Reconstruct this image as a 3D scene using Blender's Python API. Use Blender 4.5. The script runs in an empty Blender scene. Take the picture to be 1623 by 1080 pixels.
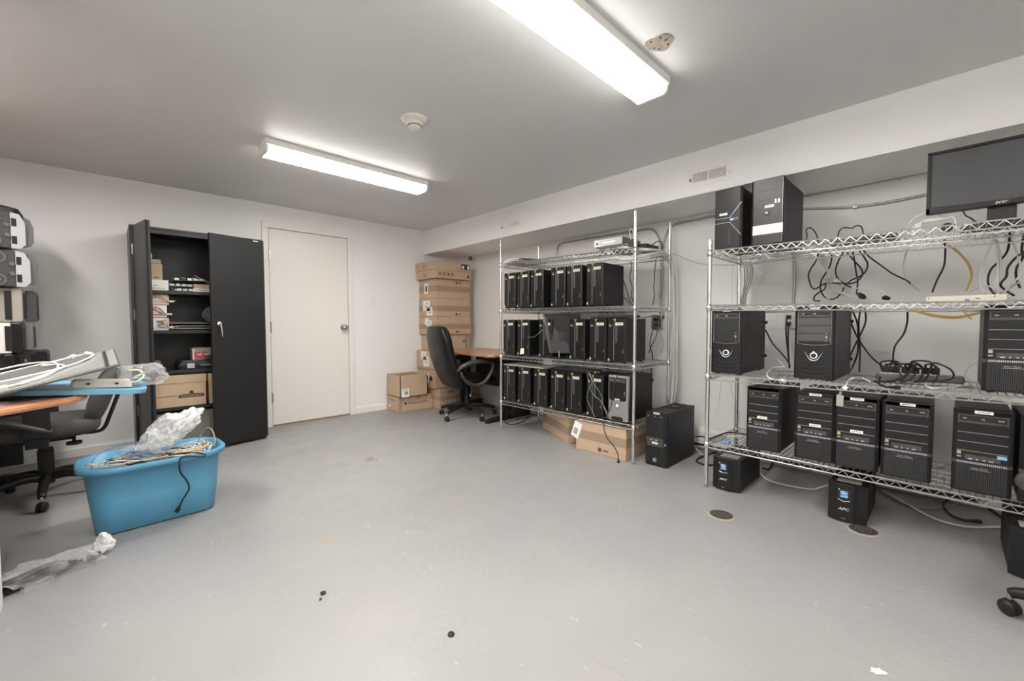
import bpy, math, random
from mathutils import Vector, Matrix, noise
random.seed(7)
S = bpy.context.scene
COL = S.collection
PI = math.pi

# ------------------------------------------------------------------ camera
F_PX, YAW, PITCH, ROLL, CAM_H = 665.17, 0.8051, -0.0403, -0.0012, 1.0639
fw = Vector((math.cos(YAW)*math.cos(PITCH), math.sin(YAW)*math.cos(PITCH), math.sin(PITCH)))
r0 = Vector((math.sin(YAW), -math.cos(YAW), 0)); u0 = r0.cross(fw)
rt = math.cos(ROLL)*r0 + math.sin(ROLL)*u0; up = -math.sin(ROLL)*r0 + math.cos(ROLL)*u0
cd = bpy.data.cameras.new('camera'); cam = bpy.data.objects.new('camera', cd); COL.objects.link(cam)
cd.sensor_width = 36; cd.lens = 36*F_PX/1623; cd.clip_start = 0.02
mw = Matrix((rt, up, -fw)).transposed().to_4x4(); mw.translation = (0, 0, CAM_H)
cam.matrix_world = mw
S.camera = cam

def at(u, v, **k):
    """world point seen at photo pixel (u,v) on the plane x=, y= or z="""
    d = fw + (u-811.5)/F_PX*rt - (v-540)/F_PX*up
    (a, val), = k.items(); i = 'xyz'.index(a)
    c = Vector((0, 0, CAM_H)); t = (val-c[i])/d[i]
    return c + t*d

# ------------------------------------------------------------------ world, exposure
W = bpy.data.worlds.new('world'); S.world = W; W.use_nodes = True
W.node_tree.nodes['Background'].inputs[0].default_value = (0.8, 0.85, 0.9, 1)
W.node_tree.nodes['Background'].inputs[1].default_value = 0.3
S.view_settings.view_transform = 'Standard'; S.view_settings.look = 'None'
S.view_settings.gamma = 1; S.view_settings.use_curve_mapping = False
S.view_settings.exposure = 0.0
S.cycles.diffuse_bounces = 8
LAMP = 64.0     # strength of the fluorescent diffusers

# ------------------------------------------------------------------ materials
MATS = {}
def mat(name, col, rough=.5, metal=0, bump=0, bscale=40, var=0, vscale=5, emit=None, es=0, spec=.5, trans=0, alpha=1, coat=0, stretch=None, detail=3):
    m = bpy.data.materials.new(name); m.use_nodes = True
    nt = m.node_tree; b = nt.nodes['Principled BSDF']
    b.inputs['Base Color'].default_value = (*col, 1); b.inputs['Roughness'].default_value = rough
    b.inputs['Metallic'].default_value = metal; b.inputs['Specular IOR Level'].default_value = spec
    b.inputs['Transmission Weight'].default_value = trans; b.inputs['Alpha'].default_value = alpha
    b.inputs['Coat Weight'].default_value = coat
    if emit: b.inputs['Emission Color'].default_value = (*emit, 1); b.inputs['Emission Strength'].default_value = es
    tc = nt.nodes.new('ShaderNodeTexCoord')
    src = tc.outputs['Object']
    if stretch:
        mp = nt.nodes.new('ShaderNodeMapping'); mp.inputs['Scale'].default_value = stretch
        nt.links.new(src, mp.inputs[0]); src = mp.outputs[0]
    if var:
        n = nt.nodes.new('ShaderNodeTexNoise'); n.inputs['Scale'].default_value = vscale; n.inputs['Detail'].default_value = detail
        nt.links.new(src, n.inputs['Vector'])
        mx = nt.nodes.new('ShaderNodeMix'); mx.data_type = 'RGBA'
        mx.inputs['A'].default_value = (*[c*(1-var) for c in col], 1); mx.inputs['B'].default_value = (*[min(1, c*(1+var)) for c in col], 1)
        nt.links.new(n.outputs['Fac'], mx.inputs['Factor']); nt.links.new(mx.outputs['Result'], b.inputs['Base Color'])
    if bump:
        n2 = nt.nodes.new('ShaderNodeTexNoise'); n2.inputs['Scale'].default_value = bscale; n2.inputs['Detail'].default_value = 4
        nt.links.new(src, n2.inputs['Vector'])
        bp = nt.nodes.new('ShaderNodeBump'); bp.inputs['Strength'].default_value = bump; bp.inputs['Distance'].default_value = .01
        nt.links.new(n2.outputs['Fac'], bp.inputs['Height']); nt.links.new(bp.outputs[0], b.inputs['Normal'])
    MATS[name] = m
    return m

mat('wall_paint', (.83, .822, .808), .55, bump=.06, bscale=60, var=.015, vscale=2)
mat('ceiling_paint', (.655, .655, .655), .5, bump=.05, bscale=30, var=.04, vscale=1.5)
mat('trim_white', (.82, .80, .77), .4)
mat('door_white', (.80, .765, .71), .42, bump=.03, bscale=20)
mat('black_powder', (.011, .011, .011), .5, spec=.35, bump=.15, bscale=260, var=.3, vscale=12)
mat('cabinet_dark', (.024, .024, .026), .36, metal=.2, bump=.12, bscale=300)
mat('case_black', (.0075, .0075, .0075), .42, spec=.3, bump=.1, bscale=420)
mat('bezel_black', (.013, .0125, .012), .3, spec=.35)
mat('bezel_gloss', (.016, .0155, .015), .34, spec=.3)
mat('bezel_grey', (.06, .058, .055), .4)
mat('recess', (.008, .008, .008), .5)
mat('dark_line', (.006, .006, .006), .6)
mat('grille', (.03, .03, .03), .4)
mat('edge_light', (.32, .32, .32), .3, metal=.5)
mat('silver', (.55, .54, .52), .35, metal=.6)
mat('silver_face', (.36, .35, .34), .35, metal=.5, var=.05, vscale=40)
mat('chrome', (.72, .72, .70), .22, metal=.95, var=.15, vscale=60)
mat('wire_chrome', (.60, .60, .58), .32, metal=1)
mat('steel', (.45, .44, .42), .35, metal=.9)
mat('conduit', (.42, .41, .40), .4, metal=.7)
mat('label_white', (.85, .85, .82), .6)
mat('label_cream', (.72, .68, .55), .6)
mat('ink', (.03, .03, .03), .7)
mat('ink_brown', (.10, .065, .04), .7)
mat('yellow_sticker', (.75, .68, .40), .6)
mat('note_yellow', (.80, .74, .42), .7)
mat('gold', (.55, .42, .18), .5)
mat('blue_sticker', (.35, .55, .72), .5)
mat('intel_blue', (.25, .45, .60), .4)
mat('led_red', (.65, .14, .10), .4)
mat('led_blue', (.1, .15, .5), .4, emit=(.25, .4, 1), es=.9)
mat('violet_strip', (.10, .10, .26), .4)
mat('green_dot', (.15, .45, .12), .4)
mat('led_white', (.6, .7, .9), .4, emit=(.7, .8, 1), es=1.5)
mat('led_orange', (.6, .2, .1), .4, emit=(1, .35, .15), es=1.5)
mat('led_green', (.1, .5, .1), .4, emit=(.2, 1, .3), es=1.2)
mat('lcd_blue', (.05, .12, .25), .3, emit=(.1, .25, .5), es=.3)
mat('lcd_text', (.7, .85, .95), .3, emit=(.7, .9, 1), es=.35)
mat('cardboard', (.52, .375, .26), .85, bump=.1, bscale=80, var=.10, vscale=9)
mat('cardboard_pale', (.62, .46, .31), .85, bump=.08, bscale=80, var=.06, vscale=9)
mat('cardboard_dark', (.27, .18, .115), .85, var=.08, vscale=20)
mat('tape_brown', (.42, .29, .19), .25, var=.1, vscale=12)
mat('tape_grid', (.34, .25, .175), .5, var=.45, vscale=160)
mat('blue_plastic', (.10, .31, .48), .38, bump=.05, bscale=200)
mat('blue_lid', (.19, .43, .60), .3)
mat('leather', (.007, .0068, .0064), .36, bump=.10, bscale=60, spec=.35)
mat('black_plastic', (.013, .013, .0125), .42, spec=.4)
mat('arm_plastic', (.05, .048, .042), .35)
mat('grey_fabric', (.075, .072, .068), .95, bump=.6, bscale=350, var=.4, vscale=280)
mat('cherry_top', (.42, .22, .14), .3, var=.25, vscale=3, stretch=(2, 14, 2), detail=6)
mat('cherry_edge', (.55, .25, .13), .4, var=.1, vscale=30)
mat('desk_black', (.02, .02, .022), .55, bump=.05, bscale=150)
mat('cable_white', (.72, .72, .70), .45)
mat('cable_grey', (.33, .33, .33), .5)
mat('cable_black', (.012, .012, .012), .45)
mat('cable_yellow', (.58, .38, .10), .45)
mat('cable_orange', (.78, .48, .14), .45)
mat('cable_blue', (.12, .22, .42), .45)
mat('cable_red', (.55, .06, .04), .45)
mat('panel_grey', (.40, .41, .39), .22, metal=.35)
mat('panel_dark', (.10, .10, .095), .3)
mat('beige_plastic', (.66, .62, .54), .45)
mat('tan_plastic', (.36, .34, .30), .45)
mat('light_grey_plastic', (.50, .50, .52), .4)
mat('mid_grey_plastic', (.13, .13, .13), .4)
mat('screen_off', (.06, .06, .062), .4, spec=.4)
mat('red_pack', (.60, .035, .03), .35)
mat('crate_grey', (.22, .215, .18), .5, bump=.05)
mat('pcb', (.10, .14, .09), .5, var=.6, vscale=90)
mat('drain_metal', (.085, .075, .062), .5, metal=.4, bump=.5, bscale=120, var=.3, vscale=60)
mat('grout', (.36, .31, .25), .9, bump=.4, bscale=90)
mat('paint_white', (.8, .79, .75), .7)
mat('plaster_hole', (.33, .29, .25), .95, bump=.8, bscale=40, var=.5, vscale=25)
mat('wood_brown', (.30, .20, .12), .7)
mat('black_hole', (.01, .01, .01), .9)
mat('detector', (.74, .70, .64), .45)
mat('diffuser_lit', (.9, .9, .88), .4, emit=(1.0, .968, .925), es=LAMP)
mat('diffuser_side', (.9, .9, .88), .4, emit=(1.0, .955, .90), es=LAMP*.22)

def floor_mat():
    m = bpy.data.materials.new('floor_paint'); m.use_nodes = True; nt = m.node_tree; L = nt.links
    b = nt.nodes['Principled BSDF']; tc = nt.nodes.new('ShaderNodeTexCoord')
    def nz(scale, detail=5, st=None, rot=0):
        mp = nt.nodes.new('ShaderNodeMapping'); mp.inputs['Scale'].default_value = st or (1, 1, 1); mp.inputs['Rotation'].default_value = (0, 0, rot)
        n = nt.nodes.new('ShaderNodeTexNoise'); n.inputs['Scale'].default_value = scale; n.inputs['Detail'].default_value = detail
        L.new(tc.outputs['Object'], mp.inputs[0]); L.new(mp.outputs[0], n.inputs['Vector']); return n.outputs['Fac']
    def ramp(f, p0, p1, c0, c1):
        r = nt.nodes.new('ShaderNodeValToRGB'); r.color_ramp.elements[0].position = p0; r.color_ramp.elements[1].position = p1
        r.color_ramp.elements[0].color = (*c0, 1); r.color_ramp.elements[1].color = (*c1, 1); L.new(f, r.inputs[0]); return r.outputs[0]
    def mix(fac, a, c):
        x = nt.nodes.new('ShaderNodeMix'); x.data_type = 'RGBA'; L.new(fac, x.inputs['Factor'])
        if hasattr(a, 'links') or not isinstance(a, tuple): L.new(a, x.inputs['A'])
        else: x.inputs['A'].default_value = (*a, 1)
        x.inputs['B'].default_value = (*c, 1); return x.outputs['Result']
    base = ramp(nz(.8, 6), .3, .72, (.272, .270, .268), (.325, .321, .315))
    c = mix(ramp(nz(2.2, 8), .58, .72, (0, 0, 0), (.35, .35, .35)), base, (.34, .31, .275))
    c = mix(ramp(nz(38, 3, (1, .3, 1), .5), .70, .74, (0, 0, 0), (.5, .5, .5)), c, (.52, .51, .49))
    c = mix(ramp(nz(30, 3, (.15, 1.6, 1), -.7), .73, .76, (0, 0, 0), (.35, .35, .35)), c, (.50, .49, .47))
    c = mix(ramp(nz(70, 2), .78, .80, (0, 0, 0), (.7, .7, .7)), c, (.10, .09, .08))
    L.new(c, b.inputs['Base Color'])
    L.new(ramp(nz(5, 5), .3, .7, (.35, .35, .35), (.55, .55, .55)), b.inputs['Roughness'])
    bp = nt.nodes.new('ShaderNodeBump'); bp.inputs['Strength'].default_value = .2; bp.inputs['Distance'].default_value = .01
    L.new(nz(32, 8), bp.inputs['Height']); L.new(bp.outputs[0], b.inputs['Normal'])
    MATS['floor_paint'] = m
floor_mat()

def film_mat(name, opac, tint=(.86, .86, .85), rough=.14):
    m = bpy.data.materials.new(name); m.use_nodes = True; nt = m.node_tree; L = nt.links
    b = nt.nodes['Principled BSDF']; b.inputs['Base Color'].default_value = (*tint, 1); b.inputs['Roughness'].default_value = rough
    b.inputs['Specular IOR Level'].default_value = .8
    tr = nt.nodes.new('ShaderNodeBsdfTransparent'); tr.inputs[0].default_value = (.96, .96, .96, 1)
    mx = nt.nodes.new('ShaderNodeMixShader'); out = nt.nodes['Material Output']
    n = nt.nodes.new('ShaderNodeTexNoise'); n.inputs['Scale'].default_value = 14; n.inputs['Detail'].default_value = 5; n.inputs['Distortion'].default_value = 1.5
    tc = nt.nodes.new('ShaderNodeTexCoord'); L.new(tc.outputs['Object'], n.inputs['Vector'])
    mr = nt.nodes.new('ShaderNodeMapRange'); mr.inputs[1].default_value = .38; mr.inputs[2].default_value = .66
    mr.inputs[3].default_value = opac*.35; mr.inputs[4].default_value = min(1, opac*1.7)
    lw = nt.nodes.new('ShaderNodeLayerWeight'); lw.inputs['Blend'].default_value = .35
    ad = nt.nodes.new('ShaderNodeMath'); ad.operation = 'MULTIPLY_ADD'; ad.use_clamp = True; ad.inputs[1].default_value = .38
    L.new(lw.outputs['Facing'], ad.inputs[0]); L.new(mr.outputs[0], ad.inputs[2])
    L.new(n.outputs['Fac'], mr.inputs[0]); L.new(ad.outputs[0], mx.inputs[0]); L.new(tr.outputs[0], mx.inputs[1]); L.new(b.outputs[0], mx.inputs[2])
    bp = nt.nodes.new('ShaderNodeBump'); bp.inputs['Strength'].default_value = .7; bp.inputs['Distance'].default_value = .02
    L.new(n.outputs['Fac'], bp.inputs['Height']); L.new(bp.outputs[0], b.inputs['Normal'])
    L.new(mx.outputs[0], out.inputs[0]); MATS[name] = m
film_mat('film_clear', .13); film_mat('film_milky', .72, (.93, .93, .92))

# ------------------------------------------------------------------ mesh builder
_txt = {}
def text_geo(s, shear=0):
    k = (s, shear)
    if k not in _txt:
        cu = bpy.data.curves.new('t', 'FONT'); cu.body = s; cu.size = 1; cu.align_x = 'CENTER'; cu.align_y = 'CENTER'; cu.shear = shear; cu.resolution_u = 3
        cu.extrude = .012
        o = bpy.data.objects.new('t', cu); COL.objects.link(o)
        dg = bpy.context.evaluated_depsgraph_get(); me = o.evaluated_get(dg).to_mesh()
        _txt[k] = ([v.co.copy() for v in me.vertices], [tuple(p.vertices) for p in me.polygons])
        o.evaluated_get(dg).to_mesh_clear(); bpy.data.objects.remove(o); bpy.data.curves.remove(cu)
    return _txt[k]

def catmull(pts, k=6):
    pts = [Vector(p) for p in pts]
    if len(pts) < 3: return pts
    P = [2*pts[0]-pts[1]] + pts + [2*pts[-1]-pts[-2]]; out = []
    for i in range(1, len(P)-2):
        for j in range(k):
            t = j/k; a, b, c, d = P[i-1:i+3]
            out.append(.5*((2*b)+(c-a)*t+(2*a-5*b+4*c-d)*t*t+(3*b-a-3*c+d)*t**3))
    return out + [pts[-1]]

class MB:
    def __init__(s, M=None): s.v = []; s.f = []; s.mi = []; s.ms = []; s.M = M
    def add(s, vs, fs, m):
        if m not in s.ms: s.ms.append(m)
        k = s.ms.index(m); n = len(s.v)
        for v in vs:
            v = Vector(v); s.v.append(s.M @ v if s.M else v)
        for f in fs: s.f.append(tuple(i+n for i in f)); s.mi.append(k)
        return s
    def box(s, a, b, m):
        (x0, y0, z0), (x1, y1, z1) = a, b
        x0, x1 = min(x0, x1), max(x0, x1); y0, y1 = min(y0, y1), max(y0, y1); z0, z1 = min(z0, z1), max(z0, z1)
        return s.add([(x0,y0,z0),(x1,y0,z0),(x1,y1,z0),(x0,y1,z0),(x0,y0,z1),(x1,y0,z1),(x1,y1,z1),(x0,y1,z1)],
              [(0,3,2,1),(4,5,6,7),(0,1,5,4),(1,2,6,5),(2,3,7,6),(3,0,4,7)], m)
    def prism(s, poly, ax, lo, hi, m):
        n = len(poly)
        def p3(p, h): return {'x': (h, p[0], p[1]), 'y': (p[0], h, p[1]), 'z': (p[0], p[1], h)}[ax]
        vs = [p3(p, lo) for p in poly] + [p3(p, hi) for p in poly]
        fs = [tuple(range(n))[::-1], tuple(range(n, 2*n))] + [(i, (i+1) % n, n+(i+1) % n, n+i) for i in range(n)]
        return s.add(vs, fs, m)
    def tube(s, pts, r, m, n=6, caps=True, flat=1):
        pts = [Vector(p) for p in pts]; N = len(pts); vs = []; fs = []
        t = (pts[1]-pts[0]).normalized(); a = t.orthogonal().normalized()
        if abs(t.z) > .9: a = (Vector((1, 0, 0))-t*t.x).normalized()
        for i, p in enumerate(pts):
            d = pts[min(i+1, N-1)]-pts[max(i-1, 0)]
            if d.length > 1e-9: d.normalize()
            else: d = t
            a = (a-d*a.dot(d))
            a = a.normalized() if a.length > 1e-6 else d.orthogonal().normalized()
            b = d.cross(a); rr = r(i/(N-1)) if callable(r) else r
            for k in range(n):
                an = 2*PI*k/n; vs.append(p+(a*math.cos(an)+b*math.sin(an)*flat)*rr)
        for i in range(N-1):
            for k in range(n): fs.append((i*n+k, i*n+(k+1) % n, (i+1)*n+(k+1) % n, (i+1)*n+k))
        if caps: fs += [tuple(range(n))[::-1], tuple(range((N-1)*n, N*n))]
        return s.add(vs, fs, m)
    def cyl(s, p, q, r, m, n=16, r2=None):
        r2 = r if r2 is None else r2
        return s.tube([p, q], lambda t: r+(r2-r)*t, m, n)
    def lathe(s, prof, c, m, ax='z', n=24):
        vs = []; fs = []; c = Vector(c)
        for r, h in prof:
            for k in range(n):
                a = 2*PI*k/n; x, y = r*math.cos(a), r*math.sin(a)
                vs.append(c+Vector({'z': (x, y, h), 'x': (h, x, y), 'y': (x, h, y)}[ax]))
        for i in range(len(prof)-1):
            for k in range(n): fs.append((i*n+k, i*n+(k+1) % n, (i+1)*n+(k+1) % n, (i+1)*n+k))
        fs += [tuple(range(n))[::-1], tuple(range((len(prof)-1)*n, len(prof)*n))]
        return s.add(vs, fs, m)
    def pillow(s, c, sz, m, e=.5, e2=None, fn=None, nu=24, nv=14):
        """superellipsoid; e = squareness in plan, e2 in section; fn bends each point"""
        e2 = e if e2 is None else e2; c = Vector(c); vs = []; fs = []
        def pw(x, k): return math.copysign(abs(x)**k, x)
        for j in range(nv+1):
            ph = -PI/2+PI*j/nv
            for i in range(nu):
                th = 2*PI*i/nu
                p = Vector((sz[0]*pw(math.cos(ph), e2)*pw(math.cos(th), e), sz[1]*pw(math.cos(ph), e2)*pw(math.sin(th), e), sz[2]*pw(math.sin(ph), e2)))
                if fn: p = fn(p)
                vs.append(c+p)
        for j in range(nv):
            for i in range(nu): fs.append((j*nu+i, j*nu+(i+1) % nu, (j+1)*nu+(i+1) % nu, (j+1)*nu+i))
        return s.add(vs, fs, m)
    def loft(s, secs, m, n=6, cap0=True, cap1=True):
        """rounded-rectangle sections (cx,cy,z,hx,hy,r)"""
        vs = []; fs = []; N = 4*(n+1)
        for cx, cy, z, hx, hy, r in secs:
            for q, (sx, sy) in enumerate(((1,1),(-1,1),(-1,-1),(1,-1))):
                for k in range(n+1):
                    a = PI/2*(q+k/n); vs.append((cx+sx*(hx-r)+r*math.cos(a), cy+sy*(hy-r)+r*math.sin(a), z))
        for i in range(len(secs)-1):
            for k in range(N): fs.append((i*N+k, i*N+(k+1) % N, (i+1)*N+(k+1) % N, (i+1)*N+k))
        if cap0: fs.append(tuple(range(N))[::-1])
        if cap1: fs.append(tuple(range((len(secs)-1)*N, len(secs)*N)))
        return s.add(vs, fs, m)
    def text(s, t, size, o, xa, ya, m, shear=0, sx=1):
        """lettering centred at o, running along xa, up along ya"""
        xa = Vector(xa).normalized(); ya = Vector(ya).normalized(); za = xa.cross(ya); o = Vector(o)
        vs, fs = text_geo(t, shear)
        return s.add([o+xa*v.x*size*sx+ya*v.y*size+za*v.z*size*.2 for v in vs], fs, m)
    def build(s, name, parent=None, bevel=0, smooth=False, seg=2, loc=None, sub=0, solid=0):
        me = bpy.data.meshes.new(name); me.from_pydata(s.v, [], s.f)
        for k in s.ms: me.materials.append(MATS[k])
        me.polygons.foreach_set('material_index', s.mi)
        if smooth: me.polygons.foreach_set('use_smooth', [True]*len(me.polygons))
        me.validate(); me.update()
        o = bpy.data.objects.new(name, me); COL.objects.link(o)
        if parent: o.parent = parent
        if loc: o.location = loc
        if solid:
            b = o.modifiers.new('s', 'SOLIDIFY'); b.thickness = solid; b.offset = 0
        if bevel:
            b = o.modifiers.new('b', 'BEVEL'); b.width = bevel; b.segments = seg; b.limit_method = 'ANGLE'; b.angle_limit = math.radians(40)
        if sub:
            b = o.modifiers.new('u', 'SUBSURF'); b.levels = sub; b.render_levels = sub
        return o

def tag(o, label=None, cat=None, group=None, kind=None):
    for k, v in (('label', label), ('category', cat), ('group', group), ('kind', kind)):
        if v: o[k] = v
    return o
def thing(name, label, cat, loc=(0, 0, 0), rz=0, group=None):
    o = bpy.data.objects.new(name, None); COL.objects.link(o); o.location = loc; o.rotation_euler = (0, 0, rz); o.empty_display_size = .05
    return tag(o, label, cat, group)
def struct(o): return tag(o, kind='structure')
def kids(o): return [c for c in ALLK.get(o.name, [])]
def copy_tree(o, parent=None):
    c = o.copy(); COL.objects.link(c)
    if parent: c.parent = parent
    for ch in [x for x in bpy.data.objects if x.parent == o]: copy_tree(ch, c)
    return c
def center_on(o):
    """move a mesh thing's origin to the base of its shape"""
    me = o.data; xs = [v.co for v in me.vertices]
    lo = Vector([min(v[i] for v in xs) for i in range(3)]); hi = Vector([max(v[i] for v in xs) for i in range(3)])
    c = Vector(((lo.x+hi.x)/2, (lo.y+hi.y)/2, lo.z)); me.transform(Matrix.Translation(-c)); o.location = o.location + c
    return o

# ------------------------------------------------------------------ room
WA, XS, XB, ZC, ZS = 4.833, 3.037, 3.618, 2.282, 1.976
YB, XL = -2.2, -2.4      # wall behind the camera, far wall of the left alcove
struct(MB().box((XL, YB, -.1), (XB+.1, WA+.1, 0), 'floor_paint').build('floor'))
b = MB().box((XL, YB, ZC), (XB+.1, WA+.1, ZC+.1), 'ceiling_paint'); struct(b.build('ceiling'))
struct(MB().box((XL, WA, 0), (XB+.1, WA+.1, ZC), 'wall_paint').build('wall_back'))
struct(MB().box((XB, YB, 0), (XB+.1, WA, ZC), 'wall_paint').build('wall_right'))
struct(MB().box((XL-.1, YB, 0), (XL, WA, ZC), 'wall_paint').build('wall_alcove'))
struct(MB().box((XL, YB-.1, 0), (XB, YB, ZC), 'wall_paint').build('wall_front'))
struct(MB().box((-.46, YB, 0), (-.318, 2.455, ZC), 'wall_paint').build('wall_left'))
b = MB(); b.prism([(XS, ZS), (XB, ZS), (XB, ZC), (XS, ZC)], 'y', YB, WA, 'wall_paint')
b.mi[[i for i, f in enumerate(b.f) if len(f) == 4][2]] = 0
so = b.build('wall_soffit'); struct(so)
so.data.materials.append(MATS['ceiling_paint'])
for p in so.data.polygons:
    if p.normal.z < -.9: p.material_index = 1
struct(MB().prism([(3.48, WA), (XB, 4.57), (XB, WA)], 'z', 0, ZS, 'wall_paint').build('wall_corner'))

def baseboard(name, a, b_, axis, h=.085, t=.014, side=-1):
    m = MB(); a, b_ = Vector(a), Vector(b_)
    prof = [(0, 0), (t, 0), (t, h*.75), (t*.45, h*.88), (t*.35, h), (0, h)]
    if axis == 'x': m.prism([(a.y+side*p, z) for p, z in prof], 'x', a.x, b_.x, 'trim_white')
    else:
        m.prism([(a.x+side*p, z) for p, z in prof], 'y', a.y, b_.y, 'trim_white')
    return struct(m.build(name))
baseboard('baseboard_back', (2.09, WA, 0), (3.47, WA, 0), 'x')
baseboard('baseboard_left', (XL, WA, 0), (1.11, WA, 0), 'x')
baseboard('baseboard_right', (XB, YB, 0), (XB, 4.56, 0), 'y', h=.16, t=.02)

# door in the back wall
dx0, dx1 = 1.199, 2.007
struct(MB().box((dx0-.001, WA-.003, .0), (dx1+.001, WA-.0006, 2.0425), 'black_hole').build('door_gap_shade'))  # black sheet behind the door stands in for the shade in its gap
d = MB().box((dx0+.003, WA-.014, .016), (dx1-.003, WA-.0035, 2.038), 'door_white').build('door_1', bevel=.002); struct(d)
m = MB()
m.lathe([(0, -.012), (.030, -.012), (.032, -.016), (.026, -.022), (.012, -.028), (.011, -.045), (.022, -.052), (.030, -.066), (.028, -.080), (.015, -.088), (0, -.089)], (1.942, WA, 1.024), 'steel', ax='y')
m.build('door_knob', d, smooth=True)
MB().box((1.998, WA-.016, .99), (2.012, WA-.010, 1.05), 'steel').build('strike_plate', d)
for z in (1.76, 1.03, .30):
    m = MB().cyl((dx0, WA-.022, z-.055), (dx0, WA-.022, z+.055), .007, 'steel', 10)
    m.box((dx0, WA-.017, z-.055), (dx0+.012, WA-.011, z+.055), 'steel'); m.build('hinge', d)
MB().box((dx0+.004, WA-.009, .0005), (dx1-.004, WA-.0035, .014), 'wood_brown').build('door_sill', d)
m = MB()
m.box((dx0-.058, WA-.022, 0), (dx0-.001, WA-.0005, 2.0425), 'trim_white'); m.box((dx1+.001, WA-.022, 0), (dx1+.058, WA-.0005, 2.0425), 'trim_white')
m.box((dx0-.058, WA-.022, 2.043), (dx1+.058, WA-.0005, 2.10), 'trim_white')
struct(m.build('trim_1', bevel=.003))
# light switch
t = thing('light_switch', 'white toggle light switch on the wall to the right of the door', 'switch', (2.32, WA, 1.33))
MB().box((-.036, -.006, -.058), (.036, 0, .058), 'trim_white').build('wall_plate', t, bevel=.002)
MB().box((-.005, -.014, -.011), (.005, -.005, .008), 'beige_plastic').build('toggle', t)

# vents on the soffit
def vent(y0, y1, z0, z1, label, full):
    t = thing('air_vent', label, 'vent', (XS, (y0+y1)/2, (z0+z1)/2), 0); w = (y1-y0)/2; h = (z1-z0)/2
    m = MB(); m.box((-.003, -w, -h), (0, w, h), 'trim_white')
    iw, ih = w-.035, h-.035
    m.box((-.008, -iw-.008, -ih-.008), (-.003, iw+.008, ih+.008), 'trim_white')
    m.build('vent_frame', t, bevel=.001)
    if full:
        g = MB(); g.box((-.0105, .006, -ih), (-.0085, iw, ih), 'dark_line')
        n = 13
        for i in range(n): y = .006+(iw-.006)*(i+.5)/n; g.box((-.014, y-.0022, -ih), (-.0105, y+.0022, ih), 'trim_white')
        g.build('louvers', t)
    g = MB(); g.box((-.0105, -iw, -ih), (-.0085, -.006, ih), 'dark_line' if full else 'mid_grey_plastic')
    for i in range(5):
        z = -ih+2*ih*(i+.5)/5; g.box((-.014, -iw, z-.0032), (-.0105, -.006, z+.0024), 'trim_white')
    for i in range(14):
        y = -iw+(iw-.006)*(i+.5)/14; g.box((-.016, y-.0009, -ih), (-.014, y+.0009, ih), 'trim_white')
    g.build('louvers', t)
    if not full: MB().box((-.0115, .004, -ih), (-.0085, iw, ih), 'trim_white').build('damper_plate', t)
    MB().box((-.014, w-.026, -.02), (-.003, w-.020, .0), 'mid_grey_plastic').build('lever', t)
    s = MB()
    for yy in (w-.01, -w+.01): s.cyl((-.006, yy, -.01), (-.002, yy, -.01), .004, 'steel', 8)
    s.build('screws', t)
vent(1.040, 1.331, 2.030, 2.158, 'large white wall register with vertical slats on the left half, above the right rack', True)
vent(3.037, 3.323, 2.033, 2.143, 'smaller-looking white wall register with closed left half, near the room corner', False)

# ceiling fluorescent lights, and added fill lights of the same build
def lamp(x0, x1, y0, y1, label):
    L = x1-x0; w = y1-y0; t = thing('ceiling_light', label, 'ceiling light', ((x0+x1)/2, (y0+y1)/2, ZC)); hx = L/2; hw = w/2
    m = MB(); m.box((-hx, -hw, -.040), (hx, hw, 0), 'trim_white')
    m.build('housing', t, bevel=.002)
    D = .082
    poly = [(-hw+.010, -.040), (-hw+.014, -D+.012), (-hw+.026, -D), (hw-.026, -D), (hw-.014, -D+.012), (hw-.010, -.040)]
    df = MB().prism(poly, 'x', -hx+.018, hx-.018, 'diffuser_lit').build('diffuser', t); df.data.materials.append(MATS['diffuser_side'])
    for p in df.data.polygons:
        if p.normal.z > -.9 and abs(p.normal.y) > .2: p.material_index = 1
    for s in (-1, 1):
        pl = [(a*1.04, z*1.03 if z < -.03 else z) for a, z in poly]
        MB().prism(pl, 'x', s*hx, s*(hx-.018), 'trim_white').build('end_cap', t, bevel=.001)
    return t
lamp(.772, 2.012, 3.115, 3.30, 'lit four-foot fluorescent ceiling light in front of the cabinet and the door')
lamp(.79, 2.03, .985, 1.175, 'large lit fluorescent ceiling light nearest the camera, beside the ceiling hole')
lamp(-.79, .45, .71, .895, 'added unseen fill light overhead along the left wall, beside the camera').rotation_euler = (0, 0, PI/2)  # extra fixture added out of view to brighten the left wall
bpy.data.objects['ceiling_light.002'].location.x = -.205
lamp(.3, 1.54, -.95, -.765, 'added unseen fill light behind the camera')  # no fixture known here; added as fill from behind the camera
lamp(-1.39, -.15, 2.96, 3.145, 'added unseen fill light in the alcove left of the picture').rotation_euler = (0, 0, PI/2)  # unseen lamp added to lift the dim wall beside the cabinet
bpy.data.objects['ceiling_light.004'].location.x = -.70

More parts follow.
